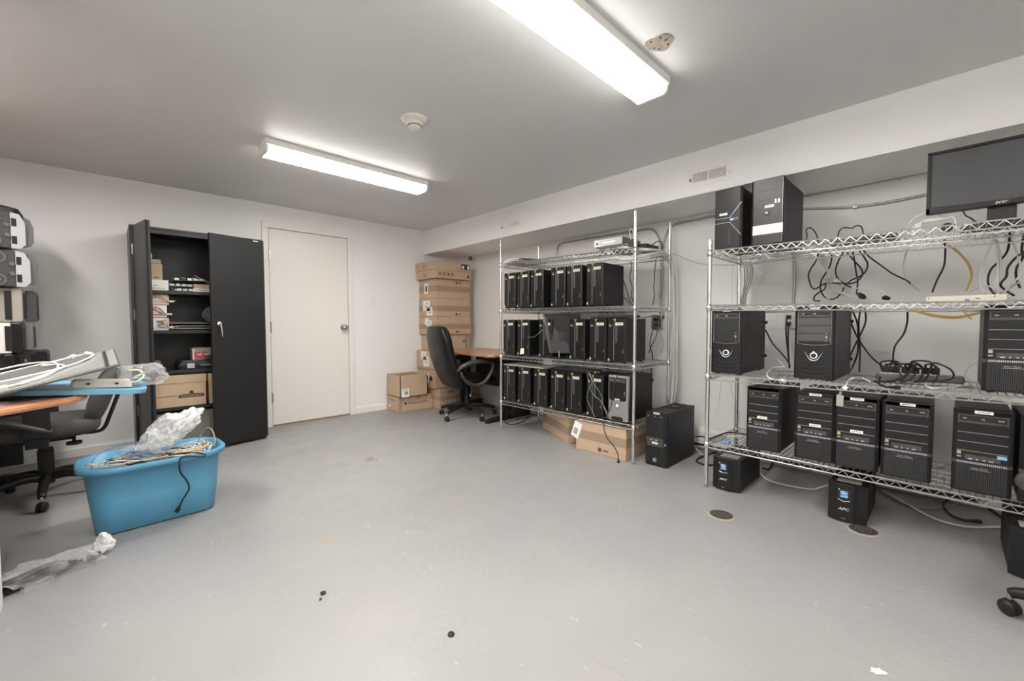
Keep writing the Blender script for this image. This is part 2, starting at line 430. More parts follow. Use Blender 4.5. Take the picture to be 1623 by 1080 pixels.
# smoke detector, ceiling hole
t = thing('smoke_detector', 'round off-white smoke detector on the ceiling between the two lights', 'smoke detector', (1.347, 2.234, ZC))
MB().lathe([(0, 0), (.078, 0), (.080, -.006), (.066, -.014), (.052, -.022), (0, -.022)], (0, 0, 0), 'detector').build('mounting_plate', t, smooth=True)
MB().lathe([(.05, -.020), (.052, -.034), (.044, -.040), (.040, -.042), (.040, -.052), (.030, -.060), (.012, -.066), (0, -.066)], (0, 0, 0), 'detector').build('sensor_head', t, smooth=True)
g = MB()
for k in range(16):
    a = 2*PI*k/16; c, s = math.cos(a), math.sin(a)
    g.tube([(c*.0405+s*.006, s*.0405-c*.006, -.047), (c*.0405-s*.006, s*.0405+c*.006, -.047)], .0028, 'dark_line', 4)
g.build('slots', t)
m = MB(); pts = []
for k in range(18):
    a = 2*PI*k/18; r = .055*(1+.12*math.sin(3*a+1)+.06*math.cos(5*a)); pts.append((1.761+r*math.cos(a), .905+r*math.sin(a)))
m.prism(pts, 'z', ZC-.003, ZC-.0005, 'plaster_hole')
for (a, r) in ((.5, .7), (1.2, .6), (2.6, .75), (3.7, .7), (4.6, .55), (5.6, .7)):
    x, y = 1.761+.055*r*math.cos(a), .905+.055*r*math.sin(a); m.cyl((x, y, ZC-.0045), (x, y, ZC-.0025), .004, 'black_hole', 8)
tag(center_on(m.build('ceiling_hole_patch')), 'rough brown patched hole in the ceiling beside the near light', 'ceiling patch')

# ------------------------------------------------------------------ floor fixtures and bits
def drain(x, y, r, label, pale=True):
    t = thing('floor_drain', label, 'floor drain', (x, y, 0))
    if pale: MB().lathe([(r*.98, 0), (r*1.14, 0), (r*1.10, .003), (r*.99, .004)], (0, 0, 0), 'grout', n=28).build('grout_ring', t)
    m = MB().lathe([(0, 0), (r, 0), (r, .003), (r*.9, .005), (0, .005)], (0, 0, 0), 'drain_metal' if pale else 'grout', n=28)
    for k in range(5): m.box((-r*.5+.1*r*(k % 2), -r*.5+k*r*.24, .005), (r*.45, -r*.45+k*r*.24, .0058), 'mid_grey_plastic' if pale else 'drain_metal')
    m.build('cover', t)
drain(2.421, .845, .062, 'round metal floor drain with pale rim, in front of the small battery unit')
drain(2.765, .275, .062, 'round floor drain half under the front of the lone-standing battery unit')
drain(1.449, 3.11, .055, 'faint painted-over round floor cover out on the open floor', False)
def flat_blob(name, x, y, r, m, label, cat, n=14, j=.4, h=.0012, sx=1, rz=0):
    pts = []
    for k in range(n):
        a = 2*PI*k/n; q = r*(1+random.uniform(-j, j)); X, Y = q*math.cos(a)*sx, q*math.sin(a)
        pts.append((x+X*math.cos(rz)-Y*math.sin(rz), y+X*math.sin(rz)+Y*math.cos(rz)))
    return tag(center_on(MB().prism(pts, 'z', .0002, h, m).build(name)), label, cat)
flat_blob('paint_splash', 1.664, .121, .015, 'paint_white', 'white paint splash on the floor near the bottom right', 'paint splash', sx=1.5, rz=-.8)
flat_blob('debris_scrap', .583, 1.681, .012, 'black_plastic', 'small angular black scrap lying on the floor left of the black cap', 'debris', n=5, h=.006)
flat_blob('debris_scrap', .560, 1.650, .006, 'black_plastic', 'tiny black crumb just beside the angular black scrap', 'debris', n=5, h=.004)
flat_blob('debris_scrap', .752, 2.069, .022, 'grout', 'pale torn fibre scrap on the floor right of the blue bin', 'debris', h=.0008, sx=2)
tag(center_on(MB().lathe([(0, 0), (.011, 0), (.012, .004), (.010, .007), (0, .008)], (.814, 1.149, 0), 'black_plastic', n=16).build('bottle_cap', smooth=True)), 'small round black cap lying on the bare floor', 'cap')
ck = MB(); pr = None
cp = [at(u, v, z=.0006) for u, v in ((840, 958), (858, 970), (890, 1000), (905, 1020), (940, 1042), (975, 1060), (1000, 1085))]
for i in range(len(cp)-1):
    a, b_ = cp[i], cp[i+1]; n_ = 5; last = a
    for k in range(1, n_+1):
        q = a.lerp(b_, k/n_)+Vector((random.uniform(-.003, .003), random.uniform(-.003, .003), 0)); ck.tube([last, q], .0006, 'grout', 4); last = q
struct(ck.build('floor_crack', bpy.data.objects['floor']))

# ------------------------------------------------------------------ wire shelving
def shelf_mesh(L, D, y_sh=0):
    """top rods at z=0; x 0..D back, y 0..-L to the right; y_sh = drop per metre along -y"""
    m = MB(); R = .0040; H = -.032
    def rod(a, b, r=.0024, n=4): m.tube([a, b], r, 'wire_chrome', n)
    def zig(a, b, step, r=.0026):
        a, b = Vector(a), Vector(b); n = max(2, round((b-a).length/step)); pts = []
        for i in range(n+1):
            p = a.lerp(b, i/n); pts.append(p+Vector((0, 0, -.002 if i % 2 else H+.002)))
        m.tube(pts, r, 'wire_chrome', 4)
    for x in (0, D):
        rod((x, 0, 0), (x, -L, 0), R, 6); rod((x, 0, H), (x, -L, H), R, 6); zig((x, 0, 0), (x, -L, 0), .026)
    for y in (0, -L):
        rod((0, y, 0), (D, y, 0), R, 6); rod((0, y, H), (D, y, H), R, 6); zig((0, y, 0), (D, y, 0), .026)
    for k in (1, 2):
        x = D*k/3; rod((x, 0, -.003), (x, -L, -.003), .0024); rod((x, 0, H*.8), (x, -L, H*.8), .0024); zig((x, 0, -.003), (x, -L, -.003), .03, .0022)
    n = round(L/.0255)
    for i in range(1, n): y = -L*i/n; rod((0, y, .002), (D, y, .002))
    for v in m.v: v.z += y_sh*(-v.y)
    return m
def rack(x0, y0, D, L, H, levels, label):
    t = thing('wire_shelving_unit', label, 'shelving unit', (x0, y0, 0))
    for x in (0, D):
        for y in (0, -L):
            m = MB(); m.cyl((x, y, .02), (x, y, H), .0125, 'chrome', 14)
            for k in range(int(H/.0254)):
                if k % 2: continue
                m.cyl((x, y, .03+k*.0254), (x, y, .0315+k*.0254), .01275, 'steel', 12)
            m.cyl((x, y, 0), (x, y, .02), .009, 'steel', 10); m.cyl((x, y, 0), (x, y, .004), .014, 'steel', 12)
            m.build('post', t, smooth=False)
    for za, zb in levels:
        sh = shelf_mesh(L, D, (zb-za)/L).build('wire_shelf', t, loc=(0, 0, za))
        for x in (0, D):
            for y in (0, -L):
                z = (zb-za)*(-y)/L
                MB().lathe([(.0128, .006), (.0165, .004), (.0185, -.030), (.0128, -.036)], (x, y, z), 'chrome', n=14).build('collar', sh, smooth=True)
    return t
LX, LY, LL, LD = 2.832, 3.105, 1.48, .555
RX, RY, RL, RD = 2.777, 1.067, 1.48, .545
LLV = [(1.658, 1.626), (1.203, 1.195), (.745, .747), (.287, .291)]
RLV = [(1.525, 1.503), (1.178, 1.153), (.735, .752), (.294, .281)]
rack(LX, LY, LD, LL, 1.897, LLV, 'tall chrome wire rack of slim black desktop computers beside the corner desk')
rack(RX, RY, RD, RL, 1.595, RLV, 'shorter chrome wire rack holding the monitor and big black tower computers')
def zL(k, y): a, b_ = LLV[k]; return a+(b_-a)*(LY-y)/LL+.0045
def zR(k, y): a, b_ = RLV[k]; return a+(b_-a)*(RY-y)/RL+.0045
# ------------------------------------------------------------------ computers (front faces -x; picture left is +y)
def scribble(m, x, y0, y1, z0, z1, mk='ink', n=5):
    for i in range(n):
        a = y0+(y1-y0)*(i+.15)/n; b_ = y0+(y1-y0)*(i+.75)/n; zz = z0+(z1-z0)*(.35+.15*((i*7) % 3)/2)
        m.box((x-.0003, a, zz), (x, b_, zz+(z1-z0)*.3), mk)
def sticker(parent, x, yc, zc, w, h, name='label_sticker', m='label_white', marks=5, label=None):
    b = MB().box((x-.0008, yc-w/2, zc-h/2), (x, yc+w/2, zc+h/2), m)
    if marks: scribble(b, x-.0008, yc+w/2-.15*w, yc-w/2+.15*w, zc-h/2, zc+h/2, n=marks)
    o = b.build(name, parent)
    if label: o['label'] = label
    return o
def disc_logo(m, x, y, z, r, mk): m.lathe([(0, 0), (r, 0), (r, -.001), (0, -.001)], (x, y, z), mk, ax='x', n=20)

def pc_slim():
    w, h, d = .157, .352, .32; t = thing('desktop_computer', 'x', 'computer'); hw = w/2
    MB().box((.022, -hw+.002, .012), (d, hw-.002, h-.002), 'case_black').build('case', t, bevel=.003)
    m = MB()   # bezel: two vertical panels meeting in a raised ridge
    m.prism([(.024, -hw), (.024, hw), (.006, hw), (0, hw-.008), (-.001, .018), (.006, .012), (.004, -hw+.008), (.010, -hw)], 'z', .010, h, 'bezel_black')
    m.box((-.0015, .017, .03), (.001, .0205, h-.035), 'edge_light')
    m.box((.0025, -.012, h*.46), (.0045, .010, h*.84), 'bezel_grey')
    m.box((.014, -hw-.0005, .02), (.017, -hw, h-.01), 'dark_line')
    m.build('front_bezel', t, bevel=.002)
    m = MB(); m.text('acer', .016, (-.0005, hw-.026, h-.045), (0, -1, 0), (0, 0, 1), 'silver', shear=.3); m.box((-.0012, hw-.036, h-.062), (0, hw-.016, h-.057), 'label_white'); m.build('maker_logo', t)
    sticker(t, .0028, -.026, h-.043, .068, .022, m='label_cream')
    m = MB(); p = [(-.004, h-.004), (-.026, h-.004), (-.015, h-.026)]
    for i in range(3):
        a, c = p[i], p[(i+1) % 3]; m.tube([(-.002, a[0]+.026, a[1]), (-.002, c[0]+.026, c[1])], .0012, 'yellow_sticker', 4)
    m.build('triangle_tag', t)
    m = MB(); m.box((.004, -hw+.017, .105), (.0062, -hw+.022, .113), 'led_red'); m.box((.004, -hw+.017, .085), (.0062, -hw+.024, .097), 'led_red'); m.build('power_led', t)
    MB().box((-.001, hw-.020, .018), (.001, hw-.007, .036), 'blue_sticker').build('badge_sticker', t)
    m = MB()
    for sx in (.04, d-.04):
        for sy in (-hw+.025, hw-.025): m.cyl((sx, sy, 0), (sx, sy, .013), .011, 'black_plastic', 10)
    m.build('feet', t)
    m = MB()      # rear ports
    m.box((d, -hw+.015, .05), (d+.004, hw-.015, h-.05), 'steel')
    for k in range(6): m.box((d+.004, -hw+.02, .07+k*.03), (d+.008, hw-.05, .085+k*.03), 'recess')
    m.build('port_panel', t)
    return t

def feet(t, d, hw):
    m = MB()
    for sx in (.05, d-.05):
        for sy in (-hw+.03, hw-.03): m.cyl((sx, sy, 0), (sx, sy, .011), .014, 'black_plastic', 10)
    m.build('feet', t)

def pc_ribbed(intel=False):
    w, h, d = .184, .385, .46; t = thing('tower_computer', 'x', 'computer'); hw = w/2
    MB().box((.03, -hw+.003, .010), (d, hw-.003, h-.006), 'case_black').build('case', t, bevel=.003)
    m = MB()     # bezel with chamfered shoulders
    m.prism([(.032, -hw), (.032, hw), (.014, hw), (.004, hw-.013), (.004, -hw+.013), (.014, -hw)], 'z', .008, h, 'bezel_black')
    m.prism([(.03, h), (.004, h-.002), (.004, h-.020), (.03, h+.004)], 'y', -hw+.012, hw-.012, 'bezel_black')
    for s in (-1, 1): m.prism([(.012, s*(hw+.001)), (.002, s*(hw-.014)), (.012, s*(hw-.03))], 'z', .135, .150, 'bezel_grey')
    m.build('front_bezel', t, bevel=.0015)
    o = MB(); y0, y1 = -hw+.016, hw-.016
    o.box((.0015, y0, h-.062), (.005, y1, h-.024), 'bezel_grey'); o.box((.0003, y0+.005, h-.052), (.0016, y1-.005, h-.028), 'recess')
    for yy in (y1-.02, 0, y0+.022): o.text(('Lite', 'LG', 'DVD')[int(yy < .01)+int(yy < -.01)], .0085, (-.0002, yy, h-.041), (0, -1, 0), (0, 0, 1), 'label_white')
    o.box((-.001, y0+.01, h-.060), (.0015, y0+.022, h-.056), 'recess'); o.build('optical_drive', t)
    for k in range(3):
        z1 = h-.066-k*.042; z0 = z1-.040
        m = MB().box((.0022, y0, z0), (.005, y1, z1), 'bezel_black'); m.box((.0005, y0, z0), (.0022, y1, z0+.0025), 'edge_light'); m.build('drive_bay_cover', t)  # pale strip paints an edge highlight onto each cover
    m = MB(); m.box((.001, y0, .152), (.005, y1, .192), 'bezel_black'); m.box((.0002, y0+.02, .156), (.0012, y1-.024, .180), 'bezel_grey')
    for k, (ww) in enumerate((.014, .006, .006, .014)): yy = .034-k*.021; m.box((-.0006, yy-ww/2, .158), (.0003, yy+ww/2, .163), 'silver')
    m.build('port_strip', t)
    m = MB().box((-.0002, y1-.013, .177), (.001, y1, .192), 'gold'); m.box((-.0005, y1-.010, .180), (-.0001, y1-.003, .189), 'tan_plastic')
    m.box((-.0002, y1-.014, .163), (.001, y1, .169), 'tan_plastic'); m.build('badge_sticker', t)
    m = MB(); n = 25
    m.box((.0035, y0-.003, .014), (.006, y1+.003, .149), 'recess')
    for k in range(n):
        yy = y0+(y1-y0)*(k+.5)/n; m.box((-.0005, yy-.0019, .016), (.0036, yy+.0019, .142), 'grille'); m.box((-.0015, yy-.0019, .139), (.0036, yy+.0019, .147), 'silver')
    m.box((.001, y0, .147), (.0036, y1, .149), 'violet_strip')
    m.build('ribbed_grille', t)
    m = MB().text('Power Master', .0088, (-.0012, .004, .121), (0, -1, 0), (0, 0, 1), 'silver', shear=.1); m.box((-.001, .034, .113), (.0, -.028, .1145), 'silver'); m.build('nameplate', t)
    if intel:
        MB().box((-.0006, y0+.002, .176), (.001, y0+.030, .191), 'intel_blue').build('processor_sticker', t)
    feet(t, d, hw)
    return t

def pc_smile(bays):
    w, h, d = .187, .412, .47; t = thing('tower_computer', 'x', 'computer'); hw = w/2
    m = MB().box((.03, -hw+.003, .010), (d, hw-.003, h-.004), 'case_black')
    m.build('case', t, bevel=.003)
    m = MB()
    m.prism([(.032, -hw), (.032, hw), (.012, hw), (.003, hw-.010), (0, 0), (.003, -hw+.010), (.012, -hw)], 'z', .008, h, 'bezel_black')
    m.build('front_bezel', t, bevel=.002)
    y0, y1 = -hw+.018, hw-.018
    m = MB().box((-.002, y0, .205), (.002, y1, h-.022), 'recess' if not bays else 'bezel_black')
    m.tube([(-.003, y1, h-.02), (-.003, y1, .205), (-.004, y1-.03, .200), (-.005, 0, .197), (-.004, y0+.03, .200), (-.003, y0, .205), (-.003, y0, h-.02)], .0015, 'edge_light', 5)
    m.build('bay_panel', t)
    o = MB().box((-.0035, y0+.006, h-.058), (-.001, y1-.006, h-.028), 'bezel_grey'); o.box((-.0042, y0+.010, h-.050), (-.0033, y1-.01, h-.034), 'recess')
    o.text('LG', .010, (-.0046, 0, h-.042), (0, -1, 0), (0, 0, 1), 'label_white'); o.text('CD', .008, (-.0046, y1-.022, h-.042), (0, -1, 0), (0, 0, 1), 'label_white'); o.build('optical_drive', t)
    if bays:
        for k in range(3): MB().box((-.0035, y0+.004, h-.105-k*.044), (-.001, y1-.004, h-.065-k*.044), 'bezel_grey').build('drive_bay_cover', t, bevel=.001)
    m = MB().box((-.0055, y0+.012, .232), (-.002, y0+.027, .252), 'recess'); m.box((-.006, y0+.016, .235), (-.0052, y0+.019, .249), 'silver'); m.box((-.006, y0+.021, .235), (-.0052, y0+.024, .249), 'silver')
    m.cyl((-.003, y0+.02, .262), (-.0058, y0+.02, .262), .003, 'green_dot', 10); m.cyl((-.003, y0+.02, .222), (-.0058, y0+.02, .222), .003, 'led_red', 10); m.build('front_ports', t)
    m = MB()
    for rr, mk in ((.0165, 'led_white'), (.0135, 'recess')): m.lathe([(0, 0), (rr, 0), (rr, -.006 if mk == 'recess' else -.005), (0, -.006 if mk == 'recess' else -.005)], (.0, .0, .14), mk, ax='x', n=24)
    if bays: m.cyl((-.003, 0, .157), (-.007, 0, .157), .006, 'led_orange', 10)
    m.build('power_button', t)
    m = MB().tube(catmull([(-.002, .040, .158), (-.004, .030, .138), (-.005, .016, .118), (-.005, 0, .112), (-.005, -.016, .118), (-.004, -.030, .138), (-.002, -.040, .158)]), lambda q: .0005+.0022*math.sin(PI*q), 'silver', 6); m.build('chrome_smile', t)
    m = MB()
    for k in range(3):
        z = .093-k*.025; m.tube(catmull([(-.001, y1-.002, z+.002), (-.002, y1-.03, z-.006), (-.004, 0, z-.009), (-.002, y0+.03, z-.006), (-.001, y0+.002, z+.002)]), lambda q: .001+.0035*math.sin(PI*q), 'dark_line', 5)
        m.tube(catmull([(-.001, y1-.002, z-.002), (-.003, y1-.03, z-.0105), (-.005, 0, z-.0135), (-.003, y0+.03, z-.0105), (-.001, y0+.002, z-.002)]), .0012, 'bezel_grey', 5)
    m.build('front_vents', t)
    sticker(t, 0.0, 0, h-.010, .045, .012)
    m = MB()
    for z in (.10, .33): m.pillow((d+.002, -hw-.002, z), (.016, .006, .010), 'black_plastic', nu=12, nv=8)
    m.build('side_thumbscrews', t, smooth=True)
    feet(t, d, hw)
    return t

def pc_cross():
    w, h, d = .160, .372, .40; t = thing('tower_computer', 'x', 'computer'); hw = w/2
    MB().box((.03, -hw+.003, .010), (d, hw-.003, h-.004), 'case_black').build('case', t, bevel=.003)
    m = MB(); m.prism([(.032, -hw), (.032, hw), (.006, hw), (0, hw-.006), (0, -hw+.012), (.010, -hw)], 'z', .008, h, 'bezel_gloss')
    for z in (h-.055, h-.10, h-.15): m.box((-.0004, -hw+.02, z), (.0002, hw-.006, z+.0012), 'dark_line')
    m.box((-.0004, -.01, .03), (.0002, -.006, .12), 'bezel_grey'); m.build('front_bezel', t, bevel=.002)
    m = MB()
    for s in (1, -1):
        zc = .178+s*.014
        m.tube([(-.001, hw-.002, zc), (-.001, -.01, zc), (-.001, -hw+.004, zc+s*.085)], .0016, 'silver', 5)
    m.build('silver_trim', t)
    m = MB(); m.box((-.0015, -.03, .173), (0, -.012, .186), 'led_blue')
    for k in range(3): m.cyl((.0, hw-.03-k*.014, .178), (-.0015, hw-.03-k*.014, .178), .003, 'bezel_grey', 10)
    m.tube([(-.001, -.045+.012*math.cos(a*PI/6), .180+.006*math.sin(a*PI/6)) for a in range(13)], .001, 'silver', 4); m.build('power_button', t)
    sticker(t, 0, .028, .218, .046, .014)
    feet(t, d, hw); return t

def pc_band():
    w, h, d = .168, .385, .47; t = thing('tower_computer', 'x', 'computer'); hw = w/2
    m = MB().box((.03, -hw+.003, .010), (d, hw-.003, h-.004), 'case_black'); m.box((d-.05, -hw+.002, .14), (d-.044, -hw+.0035, .19), 'dark_line'); m.build('case', t, bevel=.003)
    m = MB(); m.prism([(.032, -hw), (.032, hw), (.010, hw), (0, hw-.012), (0, -hw+.006), (.006, -hw)], 'z', .008, h, 'bezel_gloss')
    for z in (h-.07, h-.125, h-.18): m.box((-.0004, -hw+.006, z), (.0002, hw-.014, z+.0012), 'dark_line')
    m.box((-.0006, -hw+.004, .010), (.001, -hw+.0055, h-.004), 'edge_light'); m.build('front_bezel', t, bevel=.002)
    MB().box((-.002, -hw+.001, .062), (.003, hw-.010, .118), 'silver_face').build('silver_band', t, bevel=.001)
    m = MB()
    for k in range(2): m.box((-.0015, -hw+.020+k*.016, h-.150), (0, -hw+.028+k*.016, h-.128), 'silver')
    m.build('front_ports', t)
    m = MB().lathe([(0, 0), (.017, 0), (.0165, -.004), (.008, -.006), (0, -.006)], (0, .0, .185), 'bezel_grey', ax='x', n=20); m.cyl((-.004, .0, .185), (-.0075, .0, .185), .0065, 'led_blue', 12); m.build('power_button', t)
    sticker(t, 0, -.012, .222, .048, .015)
    feet(t, d, hw); return t

def pc_silver():
    w, h, d = .178, .362, .39; t = thing('tower_computer', 'x', 'computer'); hw = w/2
    m = MB().box((.03, -hw+.003, .010), (d, hw-.003, h-.003), 'case_black')
    for z in (.06, .30): m.pillow((d-.01, -hw-.001, z), (.014, .006, .012), 'black_plastic', nu=12, nv=8)
    m.build('case', t, bevel=.002)
    MB().prism([(.032, -hw+.002), (.032, hw-.002), (.006, hw-.002), (0, hw-.010), (0, -hw+.010), (.006, -hw+.002)], 'z', .008, h, 'silver_face').build('front_bezel', t, bevel=.003)
    y0, y1 = -hw+.014, hw-.014
    m = MB().prism([(y1, h-.016), (y1, .178), (y1-.012, .166), (y0+.012, .166), (y0, .178), (y0, h-.016)], 'x', -.003, .002, 'bezel_gloss'); m.build('bay_panel', t, bevel=.001)
    o = MB().box((-.005, y0+.006, h-.052), (-.002, y1-.006, h-.024), 'bezel_grey'); o.text('LG', .010, (-.0055, .0, h-.036), (0, -1, 0), (0, 0, 1), 'label_white'); o.text('CD', .009, (-.0055, y1-.024, h-.036), (0, -1, 0), (0, 0, 1), 'label_white'); o.build('optical_drive', t)
    m = MB().box((-.0045, y0+.006, .205), (-.002, y0+.018, .245), 'recess')
    for z, k in ((.238, 'silver'), (.226, 'silver'), (.214, 'led_red')): m.box((-.0055, y0+.009, z-.004), (-.0043, y0+.015, z+.004), k)
    m.build('front_ports', t)
    m = MB().lathe([(0, 0), (.0155, 0), (.0155, -.003), (0, -.003)], (0, .002, .128), 'cable_blue', ax='x', n=24); m.lathe([(0, 0), (.010, 0), (.010, -.005), (0, -.005)], (0, .002, .128), 'led_white', ax='x', n=20); m.box((-.0015, -.0005, .104), (0, .0045, .116), 'recess'); m.build('power_button', t)
    m = MB().prism([(.052, .012), (.052, .034), (.044, .040), (-.040, .040), (-.048, .034), (-.048, .012)], 'x', -.002, .001, 'recess')
    m.text('MACHINE', .009, (-.0025, .002, .024), (0, -1, 0), (0, 0, 1), 'bezel_grey') if False else None
    m.build('foot_vent', t)
    sticker(t, -.003, .002, .176, .042, .012)
    feet(t, d, hw); return t

def pc_honeycomb():
    w, h, d = .176, .408, .475; t = thing('tower_computer', 'x', 'computer'); hw = w/2
    MB().box((.03, -hw+.003, .010), (d, hw-.003, h-.003), 'case_black').build('case', t, bevel=.003)
    MB().prism([(.032, -hw+.0), (.032, hw), (.010, hw), (0, hw-.010), (0, -hw+.018), (.012, -hw+.004), (.02, -hw)], 'z', .008, h, 'bezel_black').build('front_bezel', t, bevel=.003)
    y0, y1 = -hw+.030, hw-.008
    m = MB().box((-.001, y0, .225), (.001, y1, h-.052), 'recess'); m.build('bay_panel', t)
    o = MB().box((-.002, y0, h-.050), (.001, y1, h-.018), 'recess'); 
    for yy, tx in ((y1-.018, 'CD'), (.008, 'W'), (y0+.018, 'LG')): o.text(tx, .010, (-.0024, yy, h-.034), (0, -1, 0), (0, 0, 1), 'label_white')
    o.build('optical_drive', t)
    m = MB().prism([(y1, .215), (y1-.012, .150), (y0, .150), (y0, .215)], 'x', -.003, .001, 'bezel_grey')
    for yy in (y1-.045, y1-.085): m.box((-.004, yy-.007, .194), (-.003, yy+.007, .202), 'gold')
    m.build('port_strip', t)
    m = MB()
    for i in range(4):
        for j in range(7):
            yy = y1-.014-j*.0185; zz = .130-i*.032-(.016 if j % 2 else 0)
            if zz < .03: continue
            m.tube([(-.0005, yy+.0105*math.cos(a*PI/3), zz+.0105*math.sin(a*PI/3)) for a in range(7)], .001, 'grille', 4)
    m.build('honeycomb_grille', t)
    m = MB().lathe([(0, 0), (.015, 0), (.015, -.002), (0, -.002)], (0, .008, .048), 'silver', ax='x', n=24); m.tube([(-.0025, .008+.007*math.cos(a*.5), .048+.007*math.sin(a*.5)) for a in range(10)], .0018, 'recess', 5); m.build('round_emblem', t)
    m = MB().cyl((.0, -hw+.014, .175), (-.004, -hw+.014, .175), .006, 'led_blue', 12); m.box((-.002, -hw+.008, .150), (.0, -hw+.020, .195), 'bezel_gloss'); m.build('power_button', t)
    sticker(t, -.001, -.004, h-.010, .048, .012); sticker(t, -.003, .006, .176, .046, .014)
    m = MB().box((d*.48, -hw+.025, h-.003), (d*.86, hw-.02, h-.001), 'recess')
    for k in range(9): m.tube([(d*.49+k*.019, -hw+.03, h), (d*.49+k*.019, hw-.025, h)], .0014, 'grille', 4)
    m.lathe([(.02, 0), (.024, 0), (.024, .002), (.02, .002)], (d*.67, .002, h-.001), 'violet_strip', n=20); m.build('top_vent', t)
    feet(t, d, hw); return t

def place(o, x, y, z, label, rz=0, group=None):
    o.location = (x, y, z); o.rotation_euler = (0, 0, rz); o['label'] = label
    if group: o['group'] = group
    elif 'group' in o: del o['group']
    return o
p_slim = pc_slim(); first = True
ordn = ['leftmost', 'second from the left', 'third from the left', 'fourth from the left', 'fifth from the left', 'sixth and rightmost']
extra = {(1, 0): 'beside the front left post, leftmost', (1, 1): 'second from the left, under the spilling white cables', (1, 2): 'third from the left, left of the wide gap', (1, 3): 'fourth from the left, right of the wide gap', (1, 4): 'fifth, just left of the rightmost', (1, 5): 'with whole side panel showing, rightmost',
         (2, 0): 'beside the front left post, leftmost', (2, 1): 'with a yellow paper note', (2, 2): 'partly hidden by the leaning monitor', (2, 3): 'just right of the leaning monitor', (2, 4): 'second from the right, under a keyboard', (2, 5): 'beside the front right post, rightmost',
         (3, 0): 'leftmost, nearest the corner desk', (3, 1): 'second from the left', (3, 2): 'third from the left, under the metal panel', (3, 3): 'fourth from the left', (3, 4): 'fifth from the left', (3, 5): 'next to the silver tower behind thin leads'}
rows = {1: [2.995, 2.815, 2.637, 2.383, 2.206, 2.0], 2: [3.01, 2.810, 2.53, 2.174, 1.967, 1.792], 3: [3.005, 2.803, 2.592, 2.385, 2.206, 1.99]}
SLIM = {}
for k, ys in rows.items():
    rn = {1: 'upper', 2: 'middle', 3: 'lowest'}[k]+' left-rack'
    for i, y in enumerate(ys):
        o = p_slim if first else copy_tree(p_slim); first = False; SLIM[(k, i)] = o
        od = ordn[i]
        if k == 3 and i == 5: od = 'sixth from the left'
        place(o, 2.845, y, zL(k, y), f'slim black desktop {extra[(k, i)]}, {rn} shelf', group='slim black desktops on the left rack')
place(pc_silver(), 2.845, 1.773, zL(3, 1.77), 'tower with silver front and round power button, on the lowest left-rack shelf')
m = MB().add([(0, .0, 0), (0, -.045, .006), (-.004, -.052, -.046), (-.012, -.004, -.056), (-.0006, 0, 0), (-.0006, -.045, .006), (-.0046, -.052, -.046), (-.0126, -.004, -.056)],
     [(0, 3, 2, 1), (4, 5, 6, 7), (0, 1, 5, 4), (1, 2, 6, 5), (2, 3, 7, 6), (3, 0, 4, 7)], 'note_yellow')
q = at(826, 552, x=2.838); tag(m.build('sticky_note', loc=(2.840, q.y+.01, zL(2, q.y)+.075)), 'yellow paper note stuck to a slim computer on the middle shelf', 'paper note')

p_rib = pc_ribbed(); ribs = [(.753, 'ribbed tower leftmost on the bottom shelf of the right rack', 0), (.501, 'ribbed tower second from the left on the bottom shelf', .02), (.322, 'ribbed tower third from the left, with a clip over its top edge', .0), (.130, 'ribbed tower on the bottom shelf just left of the gap', .0)]
for i, (y, l, rz) in enumerate(ribs):
    o = p_rib if i == 0 else copy_tree(p_rib)
    place(o, 2.80, y, zR(3, y), 'black '+l, rz, 'ribbed black towers on the bottom shelf')
p_int = pc_ribbed(True); place(p_int, 2.80, -.118, zR(3, -.118), 'black ribbed tower with a blue processor sticker, on the bottom shelf', -.01, 'ribbed black towers on the bottom shelf')
place(copy_tree(p_rib), 2.80, -.318, zR(3, -.318), 'black tower cut by the right edge of the picture on the bottom shelf', 0, 'ribbed black towers on the bottom shelf')
place(copy_tree(p_rib), 2.80, -.200, zR(2, -.2), 'large dark ribbed tower standing alone at the right end of the middle shelf')
place(pc_smile(False), 2.80, .968, zR(2, .97), 'black tower with blank drive panel and round lit button, left end of middle shelf')
place(pc_smile(True), 2.80, .512, zR(2, .51), 'black tower with drive bays and glowing orange light above its button', -.02)
place(pc_cross(), 2.80, .971, zR(0, .97), 'black tower with thin crossing silver lines, on top of the right rack')
place(pc_band(), 2.80, .757, zR(0, .76), 'glossy black tower with a broad silver band, on the top of the right rack')
place(pc_honeycomb(), 2.905, 1.483, 0, 'black tower with honeycomb grille standing on the floor between the two racks')

for o in [x for x in bpy.data.objects if x.name.startswith('tower_computer') and x.parent is None and any(c.name.startswith('ribbed_grille') for c in x.children)]:
    y = o.location.y; big = o.location.z > .6
    if y > .25 and not big: sticker(o, .0, .004 if y > .6 else -.004, .205, .052, .015)
    if y < .6: sticker(o, .003, -.002, .385-.010, .056, .013)
